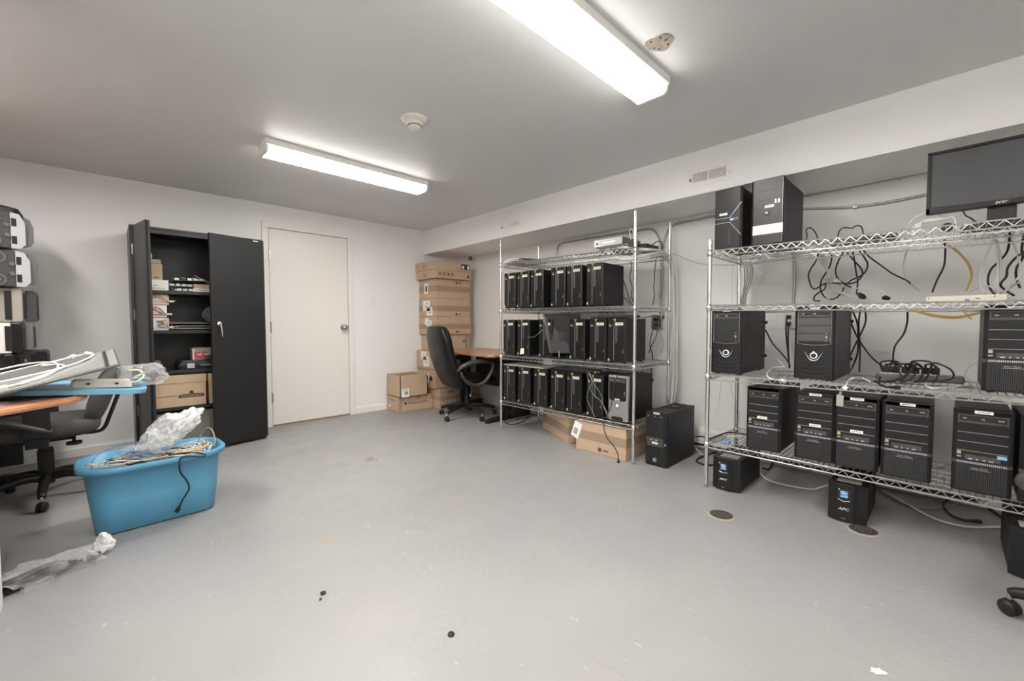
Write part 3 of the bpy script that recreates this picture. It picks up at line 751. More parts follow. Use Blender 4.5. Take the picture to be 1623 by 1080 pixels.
# ------------------------------------------------------------------ battery units on the floor
def ups():
    w, h, d = .165, .207, .42; t = thing('battery_backup_unit', 'x', 'battery backup unit'); hw = w/2
    m = MB().box((.03, -hw+.002, .006), (d, hw-.002, h-.003), 'black_powder'); m.build('case', t, bevel=.003)
    m = MB(); m.prism([(.034, -hw), (.034, hw), (.022, hw), (.006, hw-.030), (0, hw-.045), (0, -hw+.055), (.008, -hw+.040), (.022, -hw)], 'z', .004, h, 'bezel_black')
    m.box((-.0006, -hw+.052, .004), (.001, -hw+.0535, h), 'dark_line'); m.build('front_bezel', t, bevel=.003)
    m = MB().box((-.004, -.016, h-.085), (.002, .038, h-.022), 'recess'); m.box((-.0046, -.006, h-.072), (-.004, .028, h-.034), 'lcd_blue')
    m.text('LO2', .014, (-.0052, .009, h-.064), (0, -1, 0), (0, 0, 1), 'lcd_text'); m.box((-.0052, -.002, h-.050), (-.0046, .022, h-.047), 'lcd_text'); m.box((-.0052, .006, h-.042), (-.0046, .024, h-.040), 'lcd_text')
    m.box((-.005, .031, h-.033), (-.004, .035, h-.028), 'led_green'); m.build('display', t)
    MB().tube([(-.003, .036, h-.084), (-.006, .012, h-.092), (-.003, -.014, h-.086)], .0022, 'silver', 6).build('trim_bar', t)
    m = MB().text('APC', .020, (-.0012, .012, .072), (0, -1, 0), (0, 0, 1), 'label_white', shear=.2, sx=1.2); m.text('1500', .009, (-.0012, .012, .022), (0, -1, 0), (0, 0, 1), 'silver'); m.build('maker_logo', t)
    feetm = MB().box((.04, -hw+.01, 0), (d-.03, hw-.01, .008), 'black_plastic'); feetm.build('feet', t)
    m = MB().box((.05, -hw+.03, h-.003), (.13, hw-.03, h-.0024), 'tan_plastic'); scribble(m, 0, 0, 0, 0, 0, n=0); m.build('warning_label', t)
    return t
u1 = ups(); place(u1, 2.79, .955, 0, 'black battery backup unit with blue display beside the front left post of the right rack', group='battery backup units on the floor')
place(copy_tree(u1), 2.800, .350, 0, 'black battery backup unit with blue display standing alone under the middle of the right rack', group='battery backup units on the floor')
u3 = place(copy_tree(u1), 2.705, -.285, 0, 'black battery backup unit cut off by the right edge of the picture', group='battery backup units on the floor')

# ------------------------------------------------------------------ monitor on the right rack
t = thing('monitor', 'black widescreen computer monitor on the top shelf of the right rack, switched off', 'monitor', (2.96, .095, zR(0, -.1)), math.radians(0))
mw_, z0, z1 = .50, .092, .392
m = MB(); fr = .014
m.box((.012, 0, z0), (.045, -mw_, z1), 'bezel_black')
m.build('rear_shell', t, bevel=.008)
m = MB()
m.box((-.006, 0, z0), (.014, -fr, z1), 'bezel_gloss'); m.box((-.006, -mw_+fr, z0), (.014, -mw_, z1), 'bezel_gloss'); m.box((-.006, 0, z1-fr), (.014, -mw_, z1), 'bezel_gloss')
m.prism([(0, z0), (-mw_, z0), (-mw_, z0+.030), (-mw_*.5, z0+.022), (0, z0+.030)], 'x', -.006, .014, 'bezel_gloss'); m.build('screen_bezel', t, bevel=.002)
MB().box((.002, -fr, z0+.02), (.006, -mw_+fr, z1-fr), 'screen_off').build('screen', t)
MB().text('acer', .022, (-.0068, -.245, z0+.014), (0, -1, 0), (0, 0, 1), 'silver', shear=.3).build('maker_logo', t)
m = MB().box((.03, -.205, .012), (.065, -.295, z0+.05), 'black_plastic'); m.build('stand_neck', t, bevel=.004)
m = MB(); m.loft([(.05, -.25, .0, .10, .13, .05), (.05, -.25, .008, .10, .13, .05), (.05, -.25, .014, .085, .115, .05)], 'black_plastic'); m.build('stand_base', t, smooth=False)
MB().tube(catmull([(.03, -.12, z0+.02), (.03, -.135, z0-.02), (.03, -.15, z0-.035), (.06, -.19, .03), (.06, -.30, .02)]), .003, 'cable_black').build('power_cord', t)
# ------------------------------------------------------------------ storage cabinet
CX0, CX1, CYF, CYB, CH = .135, 1.037, 4.368, 4.828, 1.83
t = thing('storage_cabinet', 'tall black steel storage cabinet standing open against the back wall', 'cabinet', (CX0, CYF, 0)); CW = CX1-CX0; CD_ = CYB-CYF
m = MB(); K = 'cabinet_dark'
m.box((0, .02, 0), (.012, CD_, CH), K); m.box((CW-.012, .02, 0), (CW, CD_, CH), K); m.box((0, CD_-.008, 0), (CW, CD_, CH), K)
m.box((0, 0, CH-.02), (CW, CD_, CH), K); m.box((0, .02, 0), (CW, CD_, .05), K)
m.box((0, .004, 0), (.03, .022, CH), K); m.box((CW-.02, .018, 0), (CW, .024, CH), K); m.box((.03, .004, CH-.05), (CW-.02, .02, CH-.015), K); m.box((.02, .01, 0), (CW-.02, .022, .055), K)
m.build('cabinet_body', t, bevel=.002)
SHZ = [1.335, 1.012, .682, .378]
for z in SHZ:
    MB().box((.014, .03, z-.028), (CW-.014, CD_-.01, z), K).build('shelf', t, bevel=.003)
def cdoor(w, h, name, hingeside, ang, hx):
    d = bpy.data.objects.new(name, None); COL.objects.link(d)
    return d
# right door, ajar
m = MB(); dw = .435
m.box((-dw, -.018, .03), (0, 0, CH-.012), 'black_powder'); m.box((-dw, -.003, .03), (-dw+.012, .008, CH-.012), K); m.box((-.012, -.02, .03), (0, 0, CH-.012), K)
rd = m.build('cabinet_door', t, bevel=.002); rd.location = (CW, -.002, 0); rd.rotation_euler = (0, 0, math.radians(14))
rd['label'] = 'right-hand door, almost closed, with chrome handle'
m = MB().lathe([(0, -.018), (.020, -.018), (.020, -.030), (.016, -.034), (0, -.034)], (-dw+.055, 0, 1.065), 'chrome', ax='y'); m.lathe([(0, -.034), (.009, -.034), (.009, -.05), (0, -.05)], (-dw+.055, 0, 1.065), 'chrome', ax='y')
m.tube(catmull([(-dw+.055, -.046, 1.075), (-dw+.058, -.050, 1.04), (-dw+.062, -.052, 1.00), (-dw+.066, -.048, .955)]), lambda q: .0085-.003*q, 'chrome', 10); m.build('handle', rd, smooth=True)
MB().box((-.09, -.0195, CH-.03), (-.05, -.018, CH-.022), 'label_white').build('maker_plate', rd)
m = MB(); m.box((0, -.018, .03), (dw-.1, 0, CH-.012), K); m.box((dw-.112, -.02, .03), (dw-.1, .012, CH-.012), K)
ld = m.build('cabinet_door', t, bevel=.002); ld.location = (.034, -.002, 0); ld.rotation_euler = (0, 0, math.radians(-80))
ld['label'] = 'left-hand door, swung wide open towards the room'
for z in (.35, 1.1, 1.6):
    MB().cyl((.016, -.006, z), (.016, -.006, z+.08), .006, 'steel', 8).build('hinge', t)

def cc(x, y, z): return Vector((CX0+x, CYF+y, z))
def carton(x0, y0, z0, x1, y1, z1, label, m='cardboard', cat='box', tape=True, rz=0, name='cardboard_box'):
    """closed carton; returns thing and local half sizes"""
    w, d, h = x1-x0, y1-y0, z1-z0
    t = thing(name, label, cat, ((x0+x1)/2, (y0+y1)/2, z0), rz)
    MB().box((-w/2, -d/2, 0), (w/2, d/2, h), m).build('carton', t, bevel=.002)
    return t, w/2, d/2, h
# shelf 1
zz = SHZ[0]
t, hx, hy, h = carton(.225, 4.43, zz, .365, 4.60, zz+.085, 'white flat carton on the cabinet top shelf, far left', 'label_white')
m = MB().box((-hx+.01, -hy-.001, .035), (-hx+.075, -hy, .042), 'gold'); m.text('Office Panel', .018, (0, -hy-.001, .016), (1, 0, 0), (0, 0, 1), 'ink_brown') ; m.build('print', t)
t, hx, hy, h = carton(.225, 4.44, zz+.086, .33, 4.56, zz+.215, 'small upright brown carton standing on the white flat carton', 'cardboard'); MB().box((-.0, -hy-.001, .015), (.03, -hy, .022), 'ink').build('print', t)
tag(center_on(MB().box((.235, 4.44, zz+.216), (.322, 4.54, zz+.25), 'tan_plastic').build('adapter_block', bevel=.004)), 'grey block lying on top of the small brown carton', 'adapter')
tag(center_on(MB().pillow((.25, 4.48, zz+.278), (.022, .025, .027), 'beige_plastic', e=.7).build('cable_coil', smooth=True)), 'small beige roll on the grey block at the top of the cabinet', 'roll')
random.seed(3)
def board(x, y, z, w, d, rz, tilt, label):
    t = thing('circuit_board', label, 'circuit board', (x, y, z), rz); t.rotation_euler = (tilt, tilt*.5, rz)
    m = MB().box((-w/2, -d/2, 0), (w/2, d/2, .003), 'pcb')
    m.build('board', t)
    m = MB()
    for k in range(14):
        a, b_ = random.uniform(-w*.42, w*.36), random.uniform(-d*.45, d*.35); s = random.uniform(.012, .035); m.box((a, b_, .003), (a+s, b_+s*.6, .003+random.uniform(.006, .025)), random.choice(['silver', 'label_white', 'beige_plastic', 'recess', 'tan_plastic']))
    for k in range(5): m.box((-w/2+k*w/5, -d/2-.004, .003), (-w/2+k*w/5+w*.13, -d/2+.015, .02), random.choice(['silver', 'label_white', 'recess']))
    m.build('components', t)
board(.47, 4.50, zz+.002, .20, .15, .1, 0, 'circuit board lying flat at the bottom of the board pile on the top shelf')
board(.45, 4.52, zz+.045, .20, .16, -.2, .05, 'circuit board in the middle of the pile on the top shelf')
board(.50, 4.51, zz+.085, .22, .16, .15, -.08, 'circuit board topmost of the pile on the cabinet top shelf')
t, hx, hy, h = carton(.525, 4.42, zz, .665, 4.56, zz+.03, 'thin white carton under the open brown carton in the cabinet', 'label_white'); m = MB().text('Computer', .014, (0, -hy-.001, .015), (1, 0, 0), (0, 0, 1), 'ink_brown'); m.build('print', t)
t = thing('open_carton', 'small open brown carton with raised lid on the cabinet top shelf', 'box', (.60, 4.50, zz+.032))
MB().box((-.07, -.06, 0), (.07, .06, .035), 'cardboard_pale').build('carton', t)
MB().add([(.075, -.06, .032), (.075, .06, .032), (-.06, .06, .105), (-.06, -.06, .105), (.077, -.06, .036), (.077, .06, .036), (-.058, .06, .110), (-.058, -.06, .110)], [(0, 3, 2, 1), (4, 5, 6, 7), (0, 1, 5, 4), (1, 2, 6, 5), (2, 3, 7, 6), (3, 0, 4, 7)], 'cardboard').build('lid_flap', t)
# shelf 2
zz = SHZ[1]
def cablep(name, pts, r, mk, label, cat='cable', group=None, plugs=(), k=6, parent=None, n=6):
    m = MB(); P = catmull(pts, k); m.tube(P, r, mk, n); o = m.build(name, parent, smooth=True)
    if not parent:
        c = Vector(P[0]); o.data.transform(Matrix.Translation(-c)); o.location = c; tag(o, label, cat, group)
    for e in plugs:
        p, q = (P[0], P[min(2, len(P)-1)]) if e == 0 else (P[-1], P[max(-3, -len(P))])
        d = (Vector(p)-Vector(q)).normalized(); base = Vector(p)-(c if not parent else Vector())
        MB().tube([base-d*.004, base+d*.012, base+d*.014, base+d*.034], lambda s: r*1.5 if s < .4 else .011, mk, 6).build('plug', o)
    return o
for i, (x, z, w) in enumerate(((.235, zz, .125), (.23, zz+.105, .12), (.235, zz+.21, .13))):
    pl = ['bottom', 'middle', 'top'][i]
    t, hx, hy, h = carton(x, 4.44, z, x+w, 4.60, z+.10, f'white power supply box with coloured wires, {pl} of the stack of three in the cabinet', 'label_white', 'power supply', name='power_supply')
    for k in range(6):
        x0 = random.uniform(-hx, hx*.6); mk = ['cable_red', 'cable_orange', 'cable_black', 'cable_red', 'cable_yellow', 'recess'][k]
        cablep('wire', [(x0, -hy-.002, .08), (x0+random.uniform(-.02, .05), -hy-.018, .06+random.uniform(0, .03)), (x0+random.uniform(.0, .08), -hy-.015, .03), (x0+.05+random.uniform(0, .05), -hy-.02, .015+random.uniform(0, .03))], .0026, mk, '', parent=t)
    MB().box((hx, -hy-.02, .02), (hx+.03, -hy, .035), 'label_white').build('connector', t)
def tray(z, x0, x1, y0, y1, h, label, mk):
    t = thing('metal_tray', label, 'tray', ((x0+x1)/2, (y0+y1)/2, z)); hx, hy = (x1-x0)/2, (y1-y0)/2
    m = MB().box((-hx, -hy, 0), (hx, hy, h*.4), mk); m.box((-hx, -hy, 0), (hx, -hy+.004, h), mk); m.box((-hx, -hy-.002, h*.5), (hx*.9, -hy, h*.7), 'edge_light'); m.build('tray_body', t)
tray(zz, .37, .99, 4.43, 4.75, .022, 'dark flat metal part, bottom of the flat stack on the second shelf', 'mid_grey_plastic')
tray(zz+.024, .40, .98, 4.44, 4.75, .016, 'thin grey panel in the middle of the flat stack on the second shelf', 'panel_dark')
tray(zz+.042, .36, .99, 4.46, 4.76, .030, 'black flat tray on top of the flat stack on the second shelf', 'recess')
def crumple(c, sz, seed, amp=.25, freq=9, tip=None, nu=40, nv=26, mk='film_clear', e=.8):
    off = Vector((seed*3.1, seed*1.7, seed*.9))
    def fn(p):
        q = Vector((p.x, p.y, p.z)); n1 = noise.noise(q*freq+off); n2 = noise.noise(q*freq*2.7+off*2); n3 = noise.cell(q*freq*2+off)
        s = 1+amp*n1*1.6+amp*.8*n2+(n3-.5)*amp*.35
        p = p*s
        if tip: p = tip(p)
        return p
    return MB().pillow(c, sz, mk, e=e, fn=fn, nu=nu, nv=nv)
o = crumple((0, 0, .06), (.07, .06, .062), 4, mk='film_clear', tip=lambda p: Vector((p.x*(1-.5*max(0, p.z)/.06), p.y, max(p.z, -.058)*1.1))).build('plastic_bag', loc=(.66, 4.52, zz+.075)); tag(o, 'small crumpled clear plastic bag on the second cabinet shelf', 'plastic bag')
# shelf 3
zz = SHZ[2]
t = thing('tool_case', 'black plastic tool case with handle lying on the third cabinet shelf', 'tool case', (.60, 4.50, zz))
m = MB().loft([(0, 0, .0, .20, .10, .03), (0, 0, .034, .21, .105, .03), (0, 0, .036, .205, .10, .03), (0, 0, .07, .19, .095, .03)], 'black_plastic'); m.build('case_body', t, bevel=.002)
MB().tube(catmull([(-.04, -.105, .03), (-.035, -.125, .034), (.05, -.125, .034), (.055, -.105, .03)]), .009, 'mid_grey_plastic', 8).build('handle', t, smooth=True)
MB().box((-.135, -.108, .012), (-.085, -.104, .052), 'light_grey_plastic').build('latch', t); MB().box((-.16, -.09, .068), (-.06, .03, .072), 'cable_blue').build('inset_label', t)
t = thing('battery_pack', 'red and clear retail pack of batteries lying on the tool case', 'battery pack', (.63, 4.49, zz+.075))
m = MB().box((-.125, -.05, 0), (.15, .05, .10), 'red_pack'); m.box((-.125, -.051, .07), (.0, -.05, .098), 'tan_plastic'); m.box((-.12, -.052, .005), (-.11, -.05, .095), 'label_white')
m.box((-.04, -.0515, .0), (.03, -.05, .04), 'recess'); m.box((.05, -.0515, .01), (.10, -.05, .05), 'label_white')
for k in range(4): m.lathe([(0, 0), (.010, 0), (.010, -.002), (0, -.002)], (-.06+k*.045, -.051, .068), ['tan_plastic', 'green_dot', 'gold', 'intel_blue'][k], ax='y', n=14); m.box((-.09+k*.05, -.052, .04), (-.055+k*.05, -.05, .052), 'label_white')
m.build('printed_card', t)
MB().box((-.13, -.054, 0), (.152, .054, .103), 'film_clear').build('clear_shell', t)
MB().text('MEGA', .03, (.0, -.0555, .088), (1, 0, 0), (0, 0, 1), 'led_red', shear=.2).build('print', t) if False else None
t, hx, hy, h = carton(.53, 4.55, zz, .60, 4.58, zz+.18, 'thin grey card standing behind the battery pack', 'panel_grey', 'card', name='card')
t = thing('padlock_box', 'small dark metal box with a silver knob at the left of the third shelf', 'box', (.275, 4.48, zz)); MB().loft([(0, 0, 0, .03, .04, .01), (0, 0, .07, .03, .04, .01), (0, 0, .085, .02, .03, .01)], 'mid_grey_plastic').build('body', t); MB().lathe([(0, -.04), (.01, -.04), (.008, -.055), (0, -.055)], (0, 0, .045), 'silver', ax='y').build('knob', t)
# shelf 4: archive boxes
zz = SHZ[3]
def archive(x0, x1, label, logo):
    t = thing('archive_box', label, 'box', ((x0+x1)/2, 4.59, zz)); hx = (x1-x0)/2; hy = .18
    MB().prism([(-hx+.006, 0), (hx-.006, 0), (hx-.004, .235), (-hx+.004, .235)], 'y', -hy, hy, 'cardboard_pale').build('carton', t, bevel=.002)
    MB().box((-hx, -hy-.006, .195), (hx, hy, .262), 'cardboard_pale').build('lid', t, bevel=.002)
    m = MB(); m.box((-hx+.01, -hy-.001, .088), (hx-.20 if logo else hx-.01, -hy, .092), 'ink_brown')
    if logo:
        c = hx-.105; m.prism([(c-.085, .070), (c+.085, .070), (c+.090, .085), (c+.075, .097), (c, .103), (c-.075, .097), (c-.090, .085)], 'y', -hy-.0015, -hy, 'ink_brown')
        m.text('BANKERS BOX', .020, (c, -hy-.003, .084), (1, 0, 0), (0, 0, 1), 'cardboard_pale', sx=1.05); m.text('R', .02, (c, -hy-.003, .113), (1, 0, 0), (0, 0, 1), 'ink_brown')
        m.lathe([(.013, 0), (.015, 0), (.015, -.001), (.013, -.001)], (c, -hy, .113), 'ink_brown', ax='y', n=18)
    m.build('print', t)
archive(.236, .595, 'tan archive box with dark oval logo inside the cabinet', True)
archive(.606, .93, 'tan archive box half hidden behind the right cabinet door', False)
t, hx, hy, h = carton(.24, 4.46, zz+.263, .59, 4.72, zz+.272, 'torn flat brown cardboard sheet lying on the archive box', 'cardboard_dark', 'cardboard sheet', name='cardboard_sheet')
# bottom: ribbed crate
t = thing('plastic_crate', 'grey-olive ribbed plastic crate at the bottom of the cabinet', 'crate', (.50, 4.58, .052))
m = MB().box((-.25, -.17, 0), (.25, .17, .235), 'crate_grey'); m.box((-.26, -.18, .235), (.26, .18, .262), 'crate_grey')
for k in range(12): m.box((-.24+k*.043, -.176, .0), (-.232+k*.043, -.17, .235), 'crate_grey')
m.build('crate_body', t, bevel=.002)
MB().box((-.262, -.185, .262), (.262, .18, .278), 'mid_grey_plastic').build('lid', t, bevel=.003)

# ------------------------------------------------------------------ cartons in the corner
random.seed(5)
def stackbox(x, y, z, w, d, h, label, kind, seed=0):
    """x,y = near left corner; front faces: left (-x) and near (-y)"""
    t = thing('cardboard_box', label, 'box', (x+w/2, y+d/2, z)); hx, hy = w/2, d/2
    MB().box((-hx, -hy, .001), (hx, hy, h-.001), 'cardboard').build('carton', t, bevel=.003)
    if kind == 'cisco':
        m = MB()
        for k, hh in enumerate((.010, .020, .012, .007, .012, .020, .010)): m.box((-hx-.001, .055-k*.016, h*.55), (-hx, .049-k*.016, h*.55+hh), 'ink_brown')
        m.text('CISCO', .030, (-hx-.0015, .004, h*.30), (0, -1, 0), (0, 0, 1), 'ink_brown', sx=1.1); m.build('print', t)
    if kind in ('tape_hi', 'tape_lo', 'tape_mid'):
        zc = {'tape_hi': .50, 'tape_lo': .42, 'tape_mid': .45}[kind]*h
        m = MB().box((-hx-.0008, -hy-.0008, zc-h*.15), (hx+.0004, hy*.99, zc+h*.15), 'tape_grid'); m.build('reinforced_tape', t)
        q = MB(); zl = h*.84 if kind == 'tape_hi' else h*.14
        q.lathe([(.012, 0), (.016, 0), (.016, -.0012), (.012, -.0012)], (.045, -hy, zl), 'ink_brown', ax='y', n=18); q.lathe([(0, 0), (.008, 0), (.008, -.0012), (0, -.0012)], (.045, -hy, zl), 'ink_brown', ax='y', n=14); q.box((.075, -hy-.001, zl-.004), (.115, -hy, zl+.006), 'ink_brown'); q.build('print', t)
    return t, hx, hy, h
def paper(t, hx, y, z, w, h, rot=0, mk='label_white', marks=True, seam=False):
    m = MB(Matrix.Translation((-hx-.0016, y, z)) @ Matrix.Rotation(rot, 4, 'X')); m.box((0, -w/2, -h/2), (.0014, w/2, h/2), mk)
    if marks:
        for k in range(4): m.box((-.0003, -w*.35, -h*.3+k*h*.17), (0, w*(.1+.2*((k*5) % 3)/2), -h*.3+k*h*.17+h*.05), 'ink' if k % 2 else 'cable_grey')
    m.build('paper_label', t)
SX, SY = 2.945, 4.43
zs = [0, .251, .491, .721, .926, 1.153, 1.385, 1.629, 1.733, 1.84]
cnr = {}
cnr[0] = stackbox(SX+.0, 4.36, 0, .60, .45, .249, 'wide taped box with black maker name on the floor under the corner stack', 'plain')
cnr[1] = stackbox(SX-.03, SY-.02, zs[1], .54, .40, zs[2]-zs[1], 'box with white label and round hole, second from the floor in the corner stack', 'plain')
cnr[2] = stackbox(SX-.045, SY-.01, zs[2], .54, .40, zs[3]-zs[2], 'box with torn white papers, third from the floor in the corner stack', 'plain')
cnr[3] = stackbox(SX+.03, SY+.02, zs[3], .50, .37, zs[4]-zs[3], 'plain brown box directly behind the leather chair back in the corner stack', 'plain')
cnr[4] = stackbox(SX, SY-.005, zs[4], .545, .40, zs[5]-zs[4], 'box with one folded white paper just above the leather chair in the corner stack', 'tape_mid')
cnr[5] = stackbox(SX+.005, SY, zs[5], .53, .40, zs[6]-zs[5], 'box with large white papers, in the middle of the corner stack', 'tape_mid')
cnr[6] = stackbox(SX+.01, SY, zs[6], .53, .40, zs[7]-zs[6], 'box with black and white label, directly beneath the two thin logo boxes', 'tape_hi')
cnr[7] = stackbox(SX-.045, SY-.06, zs[7], .545, .44, .103, 'thin box with a row of handling symbols, second from top of the corner stack', 'cisco')
cnr[8] = stackbox(SX-.045, SY-.05, zs[8], .565, .45, .106, 'thin box with a black label, topmost of the corner stack', 'cisco')
# prints
t, hx, hy, h = cnr[0]
m = MB().text('acer', .055, (-.13, -hy-.001, h*.83), (1, 0, 0), (0, 0, 1), 'ink', shear=.3); m.build('print', t)
MB().box((-hx-.001, -hy-.001, h*.42), (hx, hy, h*.60), 'tape_brown').build('tape', t); MB().box((-.06, -hy-.0015, 0), (-.03, -hy-.001, h*.42), 'tape_brown').build('tape', t)
t, hx, hy, h = cnr[1]; paper(t, hx, -.005, h*.50, .10, .13); MB().box((-hx-.0022, -.03, h*.42), (-hx-.0018, .02, h*.64), 'ink').build('bold_print', t); MB().lathe([(0, 0), (.03, 0), (.03, -.0015), (0, -.0015)], (-hx, -.105, h*.5), 'recess', ax='x', n=20).build('hand_hole', t)
t, hx, hy, h = cnr[2]; paper(t, hx, .03, h*.72, .12, .10, .05); paper(t, hx, -.03, h*.40, .13, .12, -.1)
t, hx, hy, h = cnr[3]
for xx in (-.05, .17): MB().lathe([(.022, 0), (.026, 0), (.026, -.001), (.022, -.001)], (xx, -hy, h*.55), 'cardboard_dark', ax='y', n=20).build('print', t)
MB().box((hx-.06, -hy-.001, .01), (hx-.02, -hy, h-.02), 'tape_grid').build('tape', t)
t, hx, hy, h = cnr[4]; paper(t, hx, -.02, h*.66, .15, .09, .35)
t, hx, hy, h = cnr[5]; paper(t, hx, .02, h*.60, .16, .13, .03); paper(t, hx, -.05, h*.28, .13, .10, -.05)
t, hx, hy, h = cnr[6]; paper(t, hx, .03, h*.52, .085, .13); MB().box((-hx-.0022, .01, h*.36), (-hx-.0018, .045, h*.66), 'ink').build('bold_print', t)
t, hx, hy, h = cnr[7]; m = MB()
for k in range(4):
    x = -hx+.07+k*.062; m.tube([(x-.022, -hy-.001, h*.28), (x+.022, -hy-.001, h*.28), (x+.022, -hy-.001, h*.80), (x-.022, -hy-.001, h*.80), (x-.022, -hy-.001, h*.28)], .0012, 'ink_brown', 4); m.box((x-.008, -hy-.001, h*.38), (x+.008, -hy, h*.68), 'ink')
m.box((hx-.05, -hy-.001, h*.25), (hx-.025, -hy, h*.6), 'ink'); m.build('handling_symbols', t)
t, hx, hy, h = cnr[8]; m = MB().box((hx-.16, -hy-.001, h*.28), (hx-.025, -hy, h*.92), 'ink'); m.box((hx-.15, -hy-.0016, h*.36), (hx-.115, -hy-.001, h*.74), 'label_white'); m.box((hx-.065, -hy-.0016, h*.36), (hx-.035, -hy-.001, h*.80), 'label_white'); m.build('black_label', t)
# two boxes by the baseboard
t = thing('cardboard_box', 'brown box with printed cable-maker name on the floor, lower of the two by the baseboard', 'box', (2.70, 4.625, 0)); 
MB().box((-.235, -.125, .001), (.235, .185, .185), 'cardboard').build('carton', t, bevel=.004)
m = MB().text('PrimeCables', .048, (.02, -.1262, .10), (1, 0, 0), (0, 0, 1), 'ink', shear=.1, sx=1.1); m.lathe([(.011, 0), (.016, 0), (.016, -.001), (.011, -.001)], (-.15, -.125, .105), 'ink', ax='y', n=18)
m.text('PrimeCables', .026, (-.2362, .05, .14), (0, -1, 0), (0, 0, 1), 'ink_brown'); m.build('print', t)
m = MB().box((-.237, -.127, .0), (-.20, -.115, .186), 'tape_brown'); m.box((.0, -.1268, .14), (.05, .18, .1862), 'tape_brown'); m.box((.19, -.1268, .125), (.2365, .0, .1862), 'tape_brown'); m.build('tape', t)
MB().box((-.237, .09, .05), (-.2352, .12, .075), 'label_white').build('paper_label', t)
t = thing('cardboard_box', 'plain brown open-topped box with white barcode label, standing on another box by the baseboard', 'box', (2.645, 4.63, .187))
w_, d_ = .185, .15
m = MB()
for a, b_ in (((-w_, -d_-.02, 0), (w_, -d_-.012, .262)), ((-w_, d_-.008, 0), (w_, d_, .262)), ((-w_, -d_-.02, 0), (-w_+.006, d_, .262)), ((w_-.006, -d_-.02, 0), (w_, d_, .262)), ((-w_, -d_-.02, 0), (w_, d_, .006))): m.box(a, b_, 'cardboard')
m.box((-w_+.01, -d_-.01, .2), (w_-.01, d_-.01, .245), 'cardboard_dark'); m.build('carton', t)
m = MB().box((-.165, -d_-.0215, .002), (-.07, -d_-.02, .105), 'label_white')
for k in range(10): m.box((-.13+k*.005, -d_-.0222, .03), (-.1275+k*.005, -d_-.0215, .07), 'ink')
for k in range(3): m.box((-.155, -d_-.0222, .08+k*.007), (-.09, -d_-.0215, .082+k*.007), 'ink')
m.build('barcode_label', t)

# boxes under the left rack
t = thing('cardboard_box', 'brown taped box under the left rack, left one, with white barcode slip', 'box', (2.905, 2.305, 0), math.radians(63.5))
MB().box((0, -.46, .001), (.62, 0, .20), 'cardboard').build('carton', t, bevel=.003) if False else None
hh = .245
m = MB().box((0, -.34, .001), (.60, 0, hh), 'cardboard'); m.build('carton', t, bevel=.003)
t.rotation_euler = (0, 0, math.radians(63.5))
bpy.data.objects.remove(bpy.data.objects[t.name]) if False else None
m = MB().box((-.0008, -.341, hh*.30), (.601, .0008, hh*.60), 'tape_grid'); m.build('reinforced_tape', t)
m = MB().lathe([(.013, 0), (.018, 0), (.018, .001), (.013, .001)], (.40, 0, hh*.8), 'ink_brown', ax='y', n=18); m.box((.44, 0, hh*.77), (.48, .001, hh*.82), 'ink_brown'); m.build('print', t)
t = thing('cardboard_box', 'brown taped box under the left rack, right one, with round printed seal', 'box', (3.005, 1.935, 0)); hx, hy = .16, .24
MB().box((-hx, -hy, .001), (hx, hy, .245), 'cardboard').build('carton', t, bevel=.003)
MB().box((-hx-.0008, -hy-.001, .245*.40), (hx, hy+.001, .245*.70), 'tape_grid').build('reinforced_tape', t)
m = MB().lathe([(.013, 0), (.018, 0), (.018, -.001), (.013, -.001)], (-hx, .0, .04), 'ink_brown', ax='x', n=18); m.box((-hx-.001, -.03, .034), (-hx, -.08, .046), 'ink_brown'); m.build('print', t)
m = MB(Matrix.Translation((2.842, 2.195, .10)) @ Matrix.Rotation(.35, 4, 'X')); m.box((-.001, -.045, 0), (0, .035, .14), 'label_white')
for k in range(9): m.box((-.0016, -.02, .03+k*.006), (-.001, .02, .033+k*.006), 'ink')
tag(m.build('barcode_slip'), 'white barcode slip wedged between the two boxes under the left rack', 'paper slip')
# ------------------------------------------------------------------ corner desk
t = thing('corner_desk', 'desk with reddish wood top in the room corner beside the left rack', 'desk', (3.2, 3.85, 0))
m = MB(); poly = [(-.385, -.555), (-.34, -.60), (.39, -.60), (.39, .50), (-.20, .50), (-.27, .20), (-.33, -.05)]
m.prism([(a*1.0, b_) for a, b_ in poly], 'z', .712, .74, 'cherry_top'); dt = m.build('desktop', t, bevel=.003)
m = MB()
for i in range(len(poly)-1):
    a, b_ = Vector((*poly[i], .726)), Vector((*poly[i+1], .726)); m.tube([a, b_], .0145, 'cherry_edge', 8)
m.build('edge_band', t)
MB().box((-.20, -.585, .10), (.36, -.56, .71), 'desk_black').build('side_panel', t)
MB().box((.30, -.56, .28), (.32, .48, .71), 'desk_black').build('modesty_panel', t)
m = MB().box((-.05, -.59, .04), (.10, -.545, .712), 'desk_black'); m.build('leg', t, bevel=.004)
m = MB().prism([(-.34, 0), (.32, 0), (.32, .09), (.20, .085), (-.28, .045), (-.34, .03)], 'y', -.50, -.44, 'black_plastic'); m.build('foot', t, bevel=.01)
m = MB().box((-.02, .38, .04), (.13, .42, .712), 'desk_black'); m.build('leg', t, bevel=.004)
MB().prism([(-.2, 0), (.32, 0), (.32, .09), (-.14, .045), (-.2, .03)], 'y', .37, .43, 'black_plastic').build('foot', t, bevel=.01)
tag(center_on(MB().box((3.34, 3.38, .741), (3.42, 3.44, .752), 'recess').build('card_reader', bevel=.002)), 'small flat black gadget on the corner desk', 'gadget')

